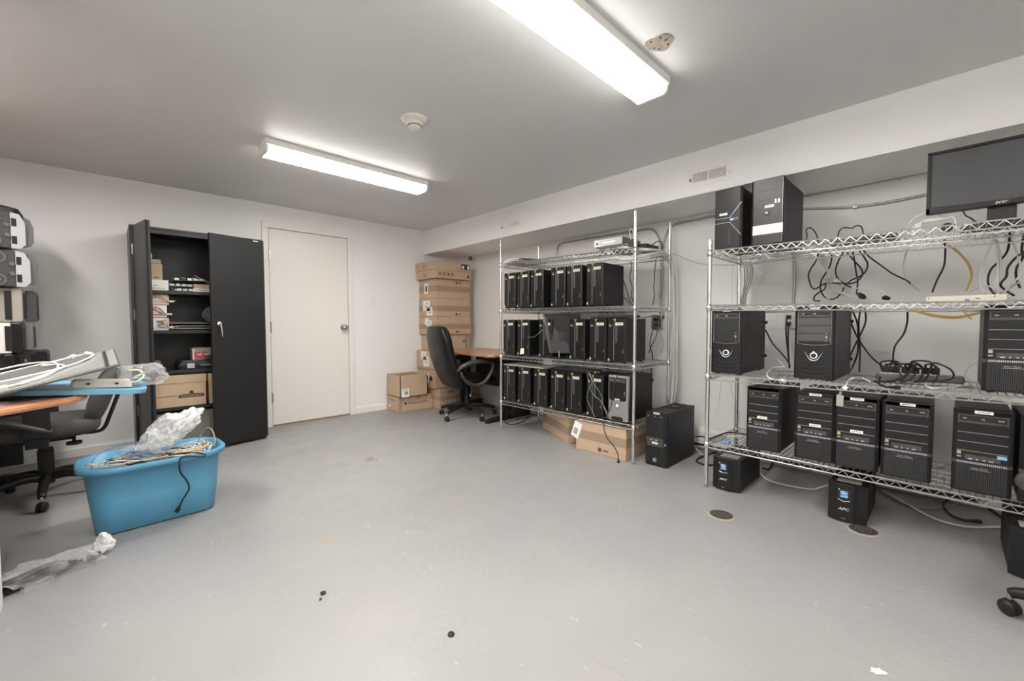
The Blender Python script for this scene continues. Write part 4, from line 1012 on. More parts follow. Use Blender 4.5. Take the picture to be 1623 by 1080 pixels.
# ------------------------------------------------------------------ chairs
def chair_base(t, a0, R=.31, mk='black_plastic', zh=.10, zc=.03):
    bs = MB(); bs.lathe([(0, zh-.035), (.035, zh-.035), (.042, zh-.01), (.040, zh+.015), (.030, zh+.03), (0, zh+.03)], (0, 0, 0), mk, n=18)
    for k in range(5):
        a = a0+k*2*PI/5; c, s = math.cos(a), math.sin(a)
        bs.tube(catmull([(c*.02, s*.02, zh+.005), (c*R*.35, s*R*.35, zh+.012), (c*R*.7, s*R*.7, zh-.008), (c*R*.93, s*R*.93, zh-.028), (c*R, s*R, zh-.04)]), lambda q: .027-.010*q, mk, 10, flat=1)
    b = bs.build('star_base', t, smooth=True)
    for k in range(5):
        a = a0+k*2*PI/5; c, s = math.cos(a), math.sin(a); X, Y = c*R, s*R
        tw = a+1.1+k*.9; tx, ty = math.cos(tw), math.sin(tw); m = MB()
        m.cyl((X, Y, .045), (X, Y, zh-.035), .008, 'steel', 8)
        for sd in (-1, 1):
            p = Vector((X+tx*.016*sd, Y+ty*.016*sd, .027)); q = Vector((X+tx*.006*sd, Y+ty*.006*sd, .027))
            m.tube([q, q.lerp(p, .4), p, p+Vector((tx, ty, 0))*.004*sd], lambda s_: .027 if s_ < .7 else .020, mk, 16)
        m.pillow((X, Y, .040), (.024, .024, .018), mk, e=1, nu=12, nv=8); m.build('caster', b, smooth=True)
    return b
# leather executive chair
t = thing('leather_office_chair', 'black leather high-back office chair pushed up to the corner desk', 'chair', (2.945, 3.81, 0), math.radians(-12))
chair_base(t, math.radians(190+12), .325, 'black_plastic', .12)
m = MB().cyl((0, 0, .10), (0, 0, .24), .027, 'black_plastic', 14); m.cyl((0, 0, .24), (0, 0, .37), .015, 'black_plastic', 12); m.build('gas_lift', t, smooth=False)
m = MB().box((-.12, -.09, .355), (.10, .09, .385), 'black_plastic'); m.tube(catmull([(.0, -.06, .365), (.02, -.10, .345), (.0, -.12, .30), (-.02, -.125, .25)]), .006, 'steel', 6); m.build('tilt_mechanism', t)
def seatfn(p):
    p = p.copy(); p.z += .012*math.cos(p.x*9)-.10*max(0, p.x-.2); return p
MB().pillow((.03, 0, .43), (.27, .255, .058), 'leather', e=.45, e2=.7, fn=seatfn, nu=36, nv=16).build('seat', t, smooth=True)
def backfn(p):
    z = p.z; x = p.x
    w = 1.0+.06*math.sin((z+.3)*5)
    if z > .2: w -= (z-.2)*.9
    y = p.y*w
    lean = -.24*(z+.33)-.06*math.sin((z+.33)*4.2)
    return Vector((x+lean+.035*(abs(y)/.25)**2, y, z))
bk = MB().pillow((-.20, 0, .695), (.052, .265, .345), 'leather', e=.38, e2=.32, fn=backfn, nu=40, nv=36)
bk.build('backrest', t, smooth=True)
m = MB()
for (zc_, hz, dx) in ((.50, .115, .03), (.66, .10, .045), (.90, .11, .04)):
    def f2(p, zc_=zc_): 
        q = backfn(Vector((p.x, p.y, p.z+zc_-.695))); return Vector((q.x, q.y*.93, q.z-(zc_-.695)))
    m.pillow((-.20+dx, 0, zc_), (.035, .225, hz), 'leather', e=.5, e2=.6, fn=f2, nu=32, nv=16)
m.build('back_cushions', t, smooth=True)
m = MB()
for s in (-1, 1):
    pts = [];
    for k in range(15):
        z = -.31+k*.045; q = backfn(Vector((.0, s*.262*(1-.0*abs(z)), z))); pts.append((q.x-.20, q.y, z+.695))
    m.tube(pts, .007, 'leather', 6)
m.build('piping', t, smooth=True)
for s in (-1, 1):
    m = MB(); P = catmull([(-.235, s*.265, .555), (-.20, s*.29, .60), (-.10, s*.31, .642), (.05, s*.315, .655), (.155, s*.31, .645), (.18, s*.305, .615), (.15, s*.30, .52), (.08, s*.29, .43), (-.02, s*.275, .395), (-.12, s*.275, .43), (-.185, s*.275, .50), (-.20, s*.275, .545)], 5)
    m.tube(P, lambda q: .020+.007*math.sin(min(1, q*2)*PI), 'arm_plastic', 10); m.build('armrest', t, smooth=True)

# grey task chair at the left desk (faces -x)
t = thing('task_office_chair', 'grey fabric office chair tucked under the left desk behind the blue bin', 'chair', (-.30, 3.83, 0), PI)
chair_base(t, math.radians(90), .30, 'black_plastic', .12)
m = MB().cyl((0, 0, .10), (0, 0, .29), .036, 'black_plastic', 16); m.cyl((0, 0, .29), (0, 0, .305), .032, 'black_plastic', 16); m.cyl((0, 0, .30), (0, 0, .37), .015, 'chrome', 12); m.build('gas_lift', t)
m = MB().box((-.13, -.10, .355), (.12, .10, .38), 'black_plastic'); m.lathe([(0, 0), (.035, 0), (.035, .016), (0, .016)], (-.13, .16, .335), 'black_plastic', n=16); m.cyl((-.13, .16, .345), (-.13, .16, .385), .008, 'black_plastic', 8); m.build('tilt_mechanism', t)
MB().pillow((0, 0, .44), (.25, .25, .062), 'grey_fabric', e=.45, e2=.6, fn=lambda p: Vector((p.x, p.y, p.z-.05*max(0, p.x-.15)+.10*max(0, -p.x-.17)*.3)), nu=36, nv=16).build('seat', t, smooth=True)
MB().pillow((-.235, 0, .605), (.045, .215, .165), 'grey_fabric', e=.45, e2=.55, fn=lambda p: Vector((p.x-.33*(p.z+.1)+.03*(abs(p.y)/.2)**2, p.y, p.z)), nu=36, nv=22).build('backrest', t, smooth=True)
m = MB()
for s in (0,): m.tube(catmull([(-.10, s, .372), (-.22, s, .365), (-.262, s, .385), (-.29, s, .46), (-.335, s, .60), (-.345, s, .64)]), .011, 'black_plastic', 8)
m.lathe([(0, -.04), (.022, -.04), (.022, .04), (0, .04)], (-.325, 0, .62), 'black_plastic', ax='y', n=14); m.build('back_bracket', t, smooth=True)
for s in (-1, 1):
    m = MB(); m.box((-.035, s*.235, .36), (.055, s*.285, .44), 'black_plastic'); m.box((-.045, s*.262, .42), (.06, s*.292, .63), 'black_plastic'); m.tube(catmull([(-.045, s*.275, .445), (.02, s*.285, .475), (.12, s*.285, .52), (.26, s*.275, .555)]), .018, 'arm_plastic', 8)
    m.pillow((.03, s*.275, .645), (.12, .04, .018), 'arm_plastic', e=.6); m.build('armrest', t, bevel=.004)
# black chair at the right edge
t = thing('black_office_chair', 'black office chair mostly beyond the right edge, only a caster and arm tip showing', 'chair', (2.25, -.50, 0), math.radians(70))
chair_base(t, math.radians(4), .33, 'black_plastic', .12)
m = MB().cyl((0, 0, .10), (0, 0, .40), .027, 'black_plastic', 14); m.build('gas_lift', t)
MB().pillow((0, 0, .46), (.25, .25, .05), 'leather', e=.45, e2=.6, nu=32, nv=14).build('seat', t, smooth=True)
MB().pillow((-.27, 0, .80), (.05, .24, .30), 'leather', e=.4, e2=.4, fn=lambda p: Vector((p.x-.15*p.z, p.y, p.z)), nu=32, nv=20).build('backrest', t, smooth=True)
for s in (-1, 1):
    m = MB().tube(catmull([(-.2, s*.27, .47), (-.16, s*.275, .56), (0, s*.275, .60), (.20, s*.27, .585), (.245, s*.265, .56), (.20, s*.265, .53), (.08, s*.26, .46)]), .02, 'arm_plastic', 10); m.build('armrest', t, smooth=True)

# ------------------------------------------------------------------ left desk and its load
t = thing('office_desk', 'desk with reddish wood top at the left edge, piled with electronics', 'desk', (-.8, 3.2, 0))
poly = [(x+.8, y-3.2) for x, y in ((-.315, 2.50), (-.135, 2.68), (-.095, 2.76), (-.09, 2.90), (-.14, 2.98), (-.42, 3.14), (-.42, 4.80), (-1.6, 4.80), (-1.6, 2.50))]
MB().prism(poly, 'z', .712, .74, 'cherry_top').build('desktop', t, bevel=.003)
m = MB()
for i in range(6):
    a, b_ = Vector((*poly[i], .726)), Vector((*poly[i+1], .726)); m.tube([a, b_], .0148, 'cherry_edge', 8)
m.build('edge_band', t)
MB().box((.20, 1.10, .12), (.36, 1.14, .71), 'desk_black').build('side_panel', t)
MB().box((-.80, 1.02, .14), (.20, 1.05, .71), 'desk_black').build('modesty_panel', t)
MB().box((.40, -.46, .68), (.62, -.36, .712), 'desk_black').build('under_bracket', t)
MB().prism([(-.6, 0), (.42, 0), (.42, .03), (.30, .06), (-.6, .08)], 'y', 1.09, 1.16, 'black_plastic').build('foot', t, bevel=.008)

# drooping blue lid
ang = math.atan2(.072, .45)
t = thing('storage_bin_lid', 'light blue plastic bin lid lying on the left desk under the flat panel', 'lid', (-.095, 2.90, .7435)); t.rotation_euler = (0, ang*.55, math.radians(-2))
m = MB().loft([(0, 0, 0, .225, .19, .07), (0, 0, .022, .23, .195, .075), (0, 0, .028, .222, .187, .07), (0, 0, .022, .20, .165, .06)], 'blue_lid'); m.build('lid_shell', t, bevel=.002)
# power strip
t = thing('power_strip', 'off-white power strip lying on the blue lid', 'power strip', (-.03, 2.765, .768)); t.rotation_euler = (0, ang*.5, math.radians(4))
m = MB().loft([(0, 0, 0, .105, .028, .012), (0, 0, .028, .10, .026, .012), (0, 0, .036, .092, .020, .010)], 'beige_plastic'); m.build('housing', t)
m = MB()
for k in (-1, 1): m.box((.04*k*1.2-.004, -.0285, .012), (.04*k*1.2+.004, -.027, .022), 'recess'); m.box((.04*k*1.2-.009, -.0285, .0155), (.04*k*1.2+.009, -.027, .0185), 'recess')
m.build('screw_slots', t)
cablep('cord', [(.10, 0, .018), (.125, -.01, .024), (.15, .02, .05), (.13, .05, .075), (.09, .06, .07)], .005, 'beige_plastic', '', parent=t)
o = crumple((0, 0, .055), (.10, .085, .06), 11, amp=.2, freq=11, tip=lambda p: Vector((p.x, p.y, max(p.z, -.052)))).build('plastic_bag', loc=(.125, 2.90, .745)); tag(o, 'clear plastic bag of cables at the end of the blue lid', 'plastic bag')
for k in range(5):
    cablep('coiled_cable', [(.05+.01*k, 2.82, .775+.006*k), (.09+.008*k, 2.80, .79+.007*k), (.13, 2.84, .78+.008*k), (.15-.01*k, 2.90, .775+.006*k), (.09, 2.93, .79)], .004, 'beige_plastic' if k % 2 else 'cable_grey', 'coiled cable inside the clear bag on the blue lid', group='cables in the bag on the lid')

# bare flat panel
c0, c1, c3 = Vector((-.42, 2.60, .752)), Vector((.035, 2.60, .873)), Vector((-.44, 2.97, .80))
ex = (c1-c0).normalized(); ey0 = (c3-c0); ez = ex.cross(ey0).normalized(); ey = ez.cross(ex)
t = thing('bare_display_panel', 'bare grey monitor panel lying tilted on the left desk over the power strip', 'display panel', c0)
t.rotation_euler = Matrix((ex, ey, ez)).transposed().to_euler()
pw, ph_ = .472, .39
MB().box((0, 0, 0), (pw, ph_, .010), 'panel_dark').build('metal_chassis', t, bevel=.002)
MB().box((.012, .012, .0095), (pw-.05, ph_-.012, .0125), 'panel_grey').build('rear_plate', t)
m = MB().box((pw-.046, .01, .0095), (pw-.038, ph_-.01, .0135), 'recess'); m.box((pw-.034, .01, .0095), (pw-.006, ph_-.01, .0122), 'panel_grey'); m.box((.02, ph_*.62, .0125), (pw*.8, ph_*.86, .0145), 'panel_dark')
m.box((pw*.48, ph_*.60, .0125), (pw*.78, ph_*.90, .0155), 'mid_grey_plastic'); m.box((.03, ph_*.30, .0125), (.04, ph_*.55, .0135), 'recess')
for k in range(7): m.box((.05, ph_*(.62+.04*k), .0145), (pw*.45, ph_*(.63+.04*k), .0155), 'panel_grey')
m.build('driver_strip', t)
cb = [[(-.02, .10, .03), (.06, .13, .03), (.20, .16, .02), (.33, .20, .02), (.39, .30, .02), (.385, .33, .022)],
      [(-.02, .26, .05), (.06, .32, .045), (.18, .34, .04), (.26, .28, .03), (.27, .18, .02), (.24, .08, .02), (.18, .05, .018), (.14, .05, .018)],
      [(.15, .06, .018), (.22, .10, .02), (.29, .18, .02), (.27, .26, .022), (.22, .30, .025), (.30, .36, .022)],
      [(-.02, .30, .03), (.10, .36, .02), (.20, .365, .02), (.33, .37, .02), (.39, .375, .02)]]
mx = t.rotation_euler.to_matrix()
for k, c in enumerate(cb):
    cablep('white_cable', [c0+mx@Vector(p) for p in c], .0042, 'cable_white', ['long white cable with angled plug across the bare panel', 'white cable looping over the near half of the bare panel', 'short white cable ending in two clear plugs on the bare panel', 'white cable along the far edge of the bare panel'][k], plugs=(1,) if k < 3 else ())
tag(crumple((-.395, 2.63, .80), (.03, .03, .035), 6, mk='film_milky', nu=20, nv=12).build('bubble_wrap'), 'scrap of wrinkled clear packing at the near end of the bare panel', 'packing')
m = MB().loft([(0, 0, 0, .13, .12, .02), (0, 0, .012, .13, .12, .02)], 'recess'); tag(m.build('black_tray', loc=(-.30, 2.90, .7405)), 'dark flat object squeezed beneath the blue lid on the left desk', 'tray')

# stack of old equipment
def dial_box(x, y, z, label, h=.235):
    t = thing('equipment_case', label, 'computer case', (x, y, z)); w, d = .62, .30
    t.rotation_euler = (0, 0, math.radians(25))
    MB().box((-.32, 0, .004), (-.066, d, h), 'bezel_grey').build('case', t, bevel=.006)
    m = MB().prism([(-.066, .004), (-.026, .004), (0, .035), (0, h-.06), (-.026, h-.006), (-.066, h-.0)], 'y', -.004, d, 'light_grey_plastic'); m.build('front_bezel', t, bevel=.004)
    for z_ in (h*.24, h*.72): MB().box((-.064, -.006, z_-.022), (-.042, -.003, z_+.028), 'recess').build('finger_notch', t)
    m = MB().prism([(0, .02), (.03, .03), (.045, .06), (.045, h-.08), (.03, h-.03), (0, h-.015)], 'y', .02, d+.16, 'mid_grey_plastic')
    for k in range(3): m.box((.0455, .04+k*.07, .05), (.047, .09+k*.07, h-.07), 'recess')
    m.build('front_panel', t, bevel=.004)
    for zc_ in (h*.20, h*.80):
        m = MB()
        for rr, dy, mk in ((.042, -.003, 'recess'), (.038, -.006, 'mid_grey_plastic'), (.026, -.008, 'bezel_grey'), (.007, -.011, 'silver')): m.lathe([(0, 0), (rr, 0), (rr, dy), (0, dy)], (-.145, 0, zc_), mk, ax='y', n=24)
        m.build('speaker_cone', t)
        m = MB(); m.lathe([(0, 0), (.014, 0), (.013, -.010), (0, -.011)], (-.085, 0, h*.5+(zc_-h*.5)*.45), 'mid_grey_plastic', ax='y', n=16); m.build('knob', t)
    return t
dial_box(-.372, 4.20, 1.545, 'grey case with round dials and white corner, topmost of the pile at the left edge')
dial_box(-.358, 4.20, 1.300, 'grey case with round dials and white corner, second from the top at the left edge')
def lying_pc(x, y, z, h, w, d, ma, mb, label, vents):
    t = thing('desktop_computer', label, 'computer', (x, y, z))
    MB().box((-w, 0, .003), (-.05, d, h), ma).build('case', t, bevel=.004)
    m = MB().prism([(-.05, .003), (-.008, .003), (0, .02), (0, h-.02), (-.008, h), (-.05, h)], 'y', -.003, d+.0, mb); m.build('front_bezel', t, bevel=.005)
    m = MB()
    if vents:
        for k in range(9): m.box((-.17, -.002, .03+k*.018), (-.15, .0, .04+k*.018), 'recess')
    m.box((-.075, -.006, .02), (-.045, -.002, h-.02), 'recess'); m.box((-.001, .03, .02), (.002, d-.03, h-.03), 'recess'); m.box((-.105, -.0045, h*.45), (-.095, -.003, h*.6), 'silver'); m.build('drive_slots', t)
lying_pc(-.40, 4.20, 1.075, .222, .42, .15, 'tan_plastic', 'tan_plastic', 'tan desktop computer with black vent slots in the middle of the left pile', True)
lying_pc(-.355, 4.38, 1.080, .212, .42, .16, 'tan_plastic', 'mid_grey_plastic', 'tan and black computer just behind the vented tan one in the left pile', False)
lying_pc(-.405, 4.20, .872, .20, .42, .15, 'label_white', 'bezel_black', 'computer with pale side and curved black front, below the tan one in the left pile', False)
lying_pc(-.375, 4.38, .885, .19, .42, .15, 'tan_plastic', 'silver_face', 'computer with silvery curved front behind the pale-sided one in the left pile', False)
lying_pc(-.44, 4.17, .742, .128, .42, .18, 'case_black', 'bezel_black', 'low black computer at the bottom front of the left pile', False)
lying_pc(-.315, 4.38, .742, .138, .5, .20, 'bezel_grey', 'bezel_gloss', 'low black computer with silver edge at the bottom rear of the left pile', False)
tag(center_on(MB().loft([(-.55, 4.30, 1.782, .16, .12, .03), (-.55, 4.30, 1.81, .15, .11, .03), (-.57, 4.30, 1.825, .12, .09, .03)], 'black_plastic').build('keyboard_tray', bevel=.002)), 'flat dark device lying on the very top of the left pile', 'device')

# ------------------------------------------------------------------ blue bin and contents
BX, BY, BZ = .168, 3.035, 0; rzb = math.radians(2)
t = thing('storage_bin', 'blue plastic storage bin filled with cables on the floor in front of the cabinet', 'storage bin', (BX, BY, 0), rzb)
H = .355
secs = [(0, 0, .0, .235, .125, .06), (0, 0, .012, .25, .145, .07), (0, 0, .17, .268, .165, .09), (0, 0, H-.035, .285, .185, .13), (0, 0, H-.03, .300, .200, .15), (0, 0, H-.03, .312, .212, .16), (0, 0, H-.006, .314, .214, .16), (0, 0, H, .308, .208, .155), (0, 0, H-.004, .290, .190, .14), (0, 0, .17, .262, .160, .085), (0, 0, .016, .244, .139, .065)]
MB().loft(secs, 'blue_plastic', n=8).build('bin_body', t, smooth=True)
Rb = Matrix.Rotation(rzb, 3, 'Z')
def bp(x, y, z): return Vector((BX, BY, 0))+Rb@Vector((x, y, z))
random.seed(12)
tag(crumple((BX-.02, BY, .20), (.235, .13, .10), 3, amp=.12, freq=14, mk='cable_grey').build('tangled_cable_mass'), 'dark tangle of cables filling the inside of the blue bin', 'cable tangle', kind='stuff')
def loopc(cx, cy, z, rx, ry, k0, turns=1.1, n=14, jit=.012):
    out = []
    for i in range(n):
        a = k0+turns*2*PI*i/(n-1); out.append(bp(cx+rx*math.cos(a)+random.uniform(-jit, jit), cy+ry*math.sin(a)+random.uniform(-jit, jit), z+random.uniform(-jit, jit)*.8+.01*math.sin(a*2)))
    return out
for i in range(12):
    cablep('network_cable', loopc(.13+random.uniform(-.05, .05), .0+random.uniform(-.04, .04), .315+random.uniform(0, .035), .07+random.uniform(-.02, .04), .06+random.uniform(-.02, .04), random.uniform(0, 6)), .0028, 'cable_white', 'white network cable coiled at the right end of the blue bin', group='white cables coiled in the bin')
for i in range(8):
    cablep('data_cable', loopc(-.10+random.uniform(-.05, .05), -.03+random.uniform(-.04, .04), .325+random.uniform(0, .03), .11+random.uniform(-.03, .03), .06+random.uniform(-.02, .03), random.uniform(0, 6)), .003, 'beige_plastic' if i % 2 else 'cable_grey', 'grey or beige cable looping at the left end of the blue bin', group='grey cables looping in the bin')
for i in range(6):
    cablep('black_cable', loopc(-.08+random.uniform(-.08, .14), .0+random.uniform(-.05, .05), .31+random.uniform(0, .04), .07+random.uniform(-.02, .03), .05, random.uniform(0, 6)), .0036, 'cable_black', 'black cord tangled in the blue bin', group='black cords tangled in the bin')
cablep('yellow_cable', [bp(.0, -.12, .345), bp(.06, -.15, .36), bp(.13, -.155, .362), bp(.20, -.12, .362), bp(.235, -.04, .365), bp(.20, .03, .35)], .0055, 'cable_orange', 'orange-yellow cable curving along the right rim of the blue bin')
cablep('blue_cable', [bp(-.245, -.12, .31), bp(-.25, -.08, .37), bp(-.20, -.0, .405), bp(-.10, .02, .42), bp(.0, -.0, .40), bp(.05, -.06, .35)], .003, 'cable_blue', 'thin blue cable arching over the left end of the blue bin')
cablep('grey_cable', [bp(.20, .1, .33), bp(.235, .08, .42), bp(.262, .03, .43), bp(.272, -.02, .38), bp(.26, -.05, .34)], .004, 'cable_grey', 'dark grey cord arching over the right end of the blue bin')
pe = at(289, 826, z=.07)
cablep('power_cable', [bp(.02, -.10, .35), bp(.07, -.19, .368), bp(.13, -.235, .372), bp(.185, -.235, .35), bp(.175, -.245, .34), bp(.12, -.228, .352), bp(.085, -.222, .352), bp(.075, -.236, .32), bp(.08, -.222, .27), bp(.105, -.212, .22), bp(.115, -.208, .17), bp(.09, -.200, .12), bp(.075, -.195, .085)], .0042, 'cable_black', 'black power cord hanging down the front of the blue bin', plugs=(1,))
def tipf(p):
    k = (p.x+.14)/.28; return Vector((p.x*1.0, p.y*(1.05-.15*k), max(-.07, p.z*(1.0+.12*math.sin(k*7))+.125*k-.035)))
o = crumple((0, 0, 0), (.150, .10, .088), 21, amp=.24, freq=10, tip=tipf, nu=64, nv=40, mk='film_milky', e=.9).build('plastic_bag', loc=tuple(bp(.085, .045, .435))); tag(o, 'large crumpled milky plastic bag rising out of the blue bin', 'plastic bag')
o = crumple((0, 0, 0), (.12, .07, .05), 23, amp=.22, freq=12, nu=44, nv=26, mk='film_clear').build('plastic_bag', loc=tuple(bp(-.04, -.03, .36))); tag(o, 'dark-looking clear bag of blue cables in the middle of the blue bin', 'plastic bag')
for k in range(4): cablep('bagged_cable', loopc(-.04, -.03, .35+.008*k, .08-.01*k, .04, k), .0045, 'cable_blue', 'navy cable inside the clear bag in the blue bin', group='navy cables bagged in the bin')

# ------------------------------------------------------------------ bagged parts on the floor at the left
t = thing('bagged_cable_bundle', 'clear plastic bag of black cable ducts lying on the floor at the left edge', 'bagged parts', (-.20, 2.62, 0))
def flatf(p): return Vector((p.x, p.y, max(p.z, -.030)))
off = MB(Matrix.Rotation(math.radians(22), 4, 'Z')); 
b = crumple((0, 0, .03), (.17, .075, .04), 31, amp=.25, freq=14, tip=flatf, nu=56, nv=26); o = b.build('bag_film', t, smooth=False); o.rotation_euler = (0, 0, math.radians(22))
for k in range(5):
    y = -.035+k*.017; m = MB(); m.tube([(-.15, y*1.3, .014+.010*(k % 2)), (.0, y*1.3+.006, .026), (.08-.012*k, y*1.3+.010, .020)], .010, 'black_plastic', 6); q = m.build('black_duct', t, smooth=True); q.rotation_euler = (0, 0, math.radians(22))
MB().box((.10, .015, .012), (.145, .045, .028), 'recess').build('connector', t, bevel=.002)
o = crumple((0, 0, .0), (.035, .02, .05), 33, amp=.3, freq=20, mk='film_milky', nu=28, nv=18).build('twisted_end', t, loc=(.155, .06, .05))
t2 = MB().box((-.085, 0, .002), (.0, .045, .022), 'film_clear').build('clear_case', loc=(-.19, 2.53, 0)); t2.rotation_euler = (0, 0, .4); tag(t2, 'small clear plastic case beside the bagged ducts on the floor', 'case')
# ------------------------------------------------------------------ things on the racks
# left rack, middle shelf: leaning panel
a, b_, c, d = Vector((2.835, 2.535, 1.150)), Vector((2.96, 2.23, 1.150)), Vector((2.835, 2.455, .802)), Vector((2.96, 2.275, .802))
t = thing('leaning_monitor', 'thin black monitor leaning at a slant between slim computers on the middle shelf', 'monitor', c)
vs = [p-c for p in (a, b_, d, c)]; nrm = (vs[1]-vs[0]).cross(vs[3]-vs[0]).normalized(); sg = 1 if nrm.x > 0 else -1
vs2 = [v+nrm*sg*.022 for v in vs]
MB().add(vs+vs2, [(0, 1, 2, 3), (7, 6, 5, 4), (0, 4, 5, 1), (1, 5, 6, 2), (2, 6, 7, 3), (3, 7, 4, 0)], 'recess').build('shell', t)
m = MB()
m.tube([vs[0]-nrm*sg*.004, vs[3]-nrm*sg*.004], .0085, 'bezel_grey', 4); m.build('side_edge', t)
MB().box((.0, -.10, -.05), (.16, .02, -.035), 'black_plastic').build('stand_base', t)
MB().cyl((.03, -.08, -.04), (.03, -.07, .02), .006, 'steel', 8).build('hinge_bolt', t)
def keyboard(x, y, z, L, rz, label, w=.15):
    t = thing('keyboard', label, 'keyboard', (x, y, z), rz)
    m = MB().prism([(-w/2, 0), (w/2, 0), (w/2, .024), (-w/2, .012)], 'y', -L/2, L/2, 'bezel_black'); m.build('keyboard_body', t, bevel=.003)
    m = MB()
    for i in range(5):
        for j in range(15): m.box((-w/2+.012+i*.026, -L/2+.01+j*(L-.02)/15, .0145+i*.0022), (-w/2+.033+i*.026, -L/2+.01+(j+.8)*(L-.02)/15, .020+i*.0022), 'bezel_grey')
    m.build('keys', t)
keyboard(2.93, 1.86, zL(2, 1.86)+.354, .36, .05, 'black keyboard resting on the two rightmost slim computers of the middle shelf')
keyboard(2.93, 2.24, zL(3, 2.24)+.354, .42, -.03, 'black keyboard lying on slim computers of the lowest left-rack shelf')
m = MB().box((-.13, -.27, 0), (.13, .27, .012), 'tan_plastic'); tag(m.build('metal_shelf_panel', loc=(2.99, 2.83, zL(3, 2.83)+.354), bevel=.003), 'long thin grey-brown panel lying on the three left computers of the lowest shelf', 'panel')
t = thing('computer_mouse', 'black computer mouse upside down above the sixth computer of the lowest shelf', 'mouse', (2.87, 1.99, zL(3, 1.99)+.352))
MB().pillow((0, 0, .02), (.03, .055, .02), 'bezel_gloss', e=.8, e2=.8).build('mouse_shell', t, smooth=True); MB().cyl((-.028, -.01, .018), (-.031, -.01, .018), .007, 'silver', 10).build('sensor_window', t)

# network switches on top of the left rack
def netbox(x, y, z, w, d, h, label, rz=0):
    t = thing('network_switch', label, 'network switch', (x, y, z), rz)
    MB().box((0, -w/2, 0), (d, w/2, h), 'mid_grey_plastic').build('case', t, bevel=.002)
    m = MB().box((-.002, -w/2, 0), (0, w/2, h), 'tan_plastic'); n = int(w/.018)
    for k in range(n):
        for r_ in range(2): m.box((-.003, -w/2+.006+k*.018, .006+r_*h*.45), (-.0018, -w/2+.019+k*.018, .006+r_*h*.45+h*.3), 'recess')
    m.build('port_panel', t); return t
zt = lambda y: zL(0, y)
s1 = netbox(2.93, 2.94, zt(2.94), .30, .22, .05, 'grey network switch on the far left of the left rack top, cables spilling from it', math.radians(-62))
s1.rotation_euler = (0, 0, math.radians(70)); s1.location = (3.06, 2.86, zt(2.9))
s2 = netbox(2.90, 1.86, zt(1.86), .26, .25, .044, 'black network switch on the left rack top beneath the server', math.radians(0))
t = thing('rack_server', 'silver-fronted flat network appliance on top of the left rack', 'network appliance', (2.885, 1.90, zt(1.9)+.046))
MB().box((.004, -.13, 0), (.28, .13, .056), 'mid_grey_plastic').build('case', t, bevel=.002); MB().box((0, -.13, 0), (.004, .13, .056), 'silver_face').build('front_panel', t)
m = MB().cyl((0, .10, .028), (-.003, .10, .028), .008, 'recess', 12); m.box((-.001, -.07, .02), (0, .05, .036), 'label_white'); m.build('front_controls', t)
t = thing('network_adapter', 'black small device behind the front right post on the left rack top', 'device', (3.02, 1.70, zt(1.7)+.003)); MB().box((0, -.06, 0), (.20, .06, .05), 'bezel_black').build('case', t, bevel=.002); MB().box((-.001, -.04, .012), (0, .04, .03), 'bezel_grey').build('ports', t)

# cable bundles
def along(base, n, spread, r, mk, name, label, group, jit=.4, k=6):
    for i in range(n):
        o = Vector((random.uniform(-spread, spread), random.uniform(-spread, spread), random.uniform(-spread, spread)))
        pts = [Vector(p)+o*(1 if 0 < j < len(base)-1 else .6)+Vector([random.uniform(-spread*jit, spread*jit) for _ in range(3)]) for j, p in enumerate(base)]
        cablep(name, pts, r, mk, label, group=group, k=k)
random.seed(21)
# from far-left switch, falling over the left end of the rack
along([(3.00, 2.90, zt(2.9)+.03), (2.90, 2.99, zt(3)+.035), (2.86, 3.06, zt(3)+.005), (2.85, 3.085, zt(3)-.07), (2.93, 3.03, zt(3)-.10), (3.10, 2.88, zt(2.9)-.085), (3.25, 2.70, zt(2.7)-.06)], 9, .012, .0030, 'cable_white', 'network_cable', 'white network cable spilling over the left end of the left rack top', 'white cables over the left rack end')
along([(2.895, 1.90, zt(1.9)+.018), (2.86, 1.88, zt(1.9)-.01), (2.86, 1.80, zt(1.8)-.055), (2.88, 1.70, zt(1.7)-.075), (2.95, 1.60, zt(1.6)-.055), (3.12, 1.58, zt(1.6)-.02), (3.30, 1.62, zt(1.6)-.02), (3.42, 1.64, zt(1.6)-.06)], 12, .014, .0031, 'cable_white', 'network_cable', 'white network cable sweeping under the right end of the left rack top', 'white cables at the right end of the left rack')
along([(2.895, 1.82, zt(1.8)+.02), (2.86, 1.74, zt(1.7)+.01), (2.87, 1.65, zt(1.7)-.01), (3.0, 1.585, zt(1.6)-.005), (3.2, 1.60, zt(1.6)+.01), (3.40, 1.63, zt(1.6)-.01)], 8, .012, .0031, 'cable_white', 'network_cable', 'white network cable around the front right post of the left rack', 'white cables around the front right post')
along([(3.41, 1.61, 1.60), (3.42, 1.60, 1.4), (3.44, 1.60, 1.15), (3.42, 1.59, .9), (3.44, 1.60, .6), (3.43, 1.61, .32), (3.40, 1.55, .15)], 7, .016, .003, 'cable_white', 'network_cable', 'white network cable falling along the rear right post of the left rack', 'white cables down the rear right post')
cablep('white_lead', [at(1000, 380, x=2.90), at(998, 366, x=2.92), at(1002, 364, x=2.95), at(1006, 375, x=2.93)], .0035, 'cable_white', 'short white lead looping up beside the flat appliance')
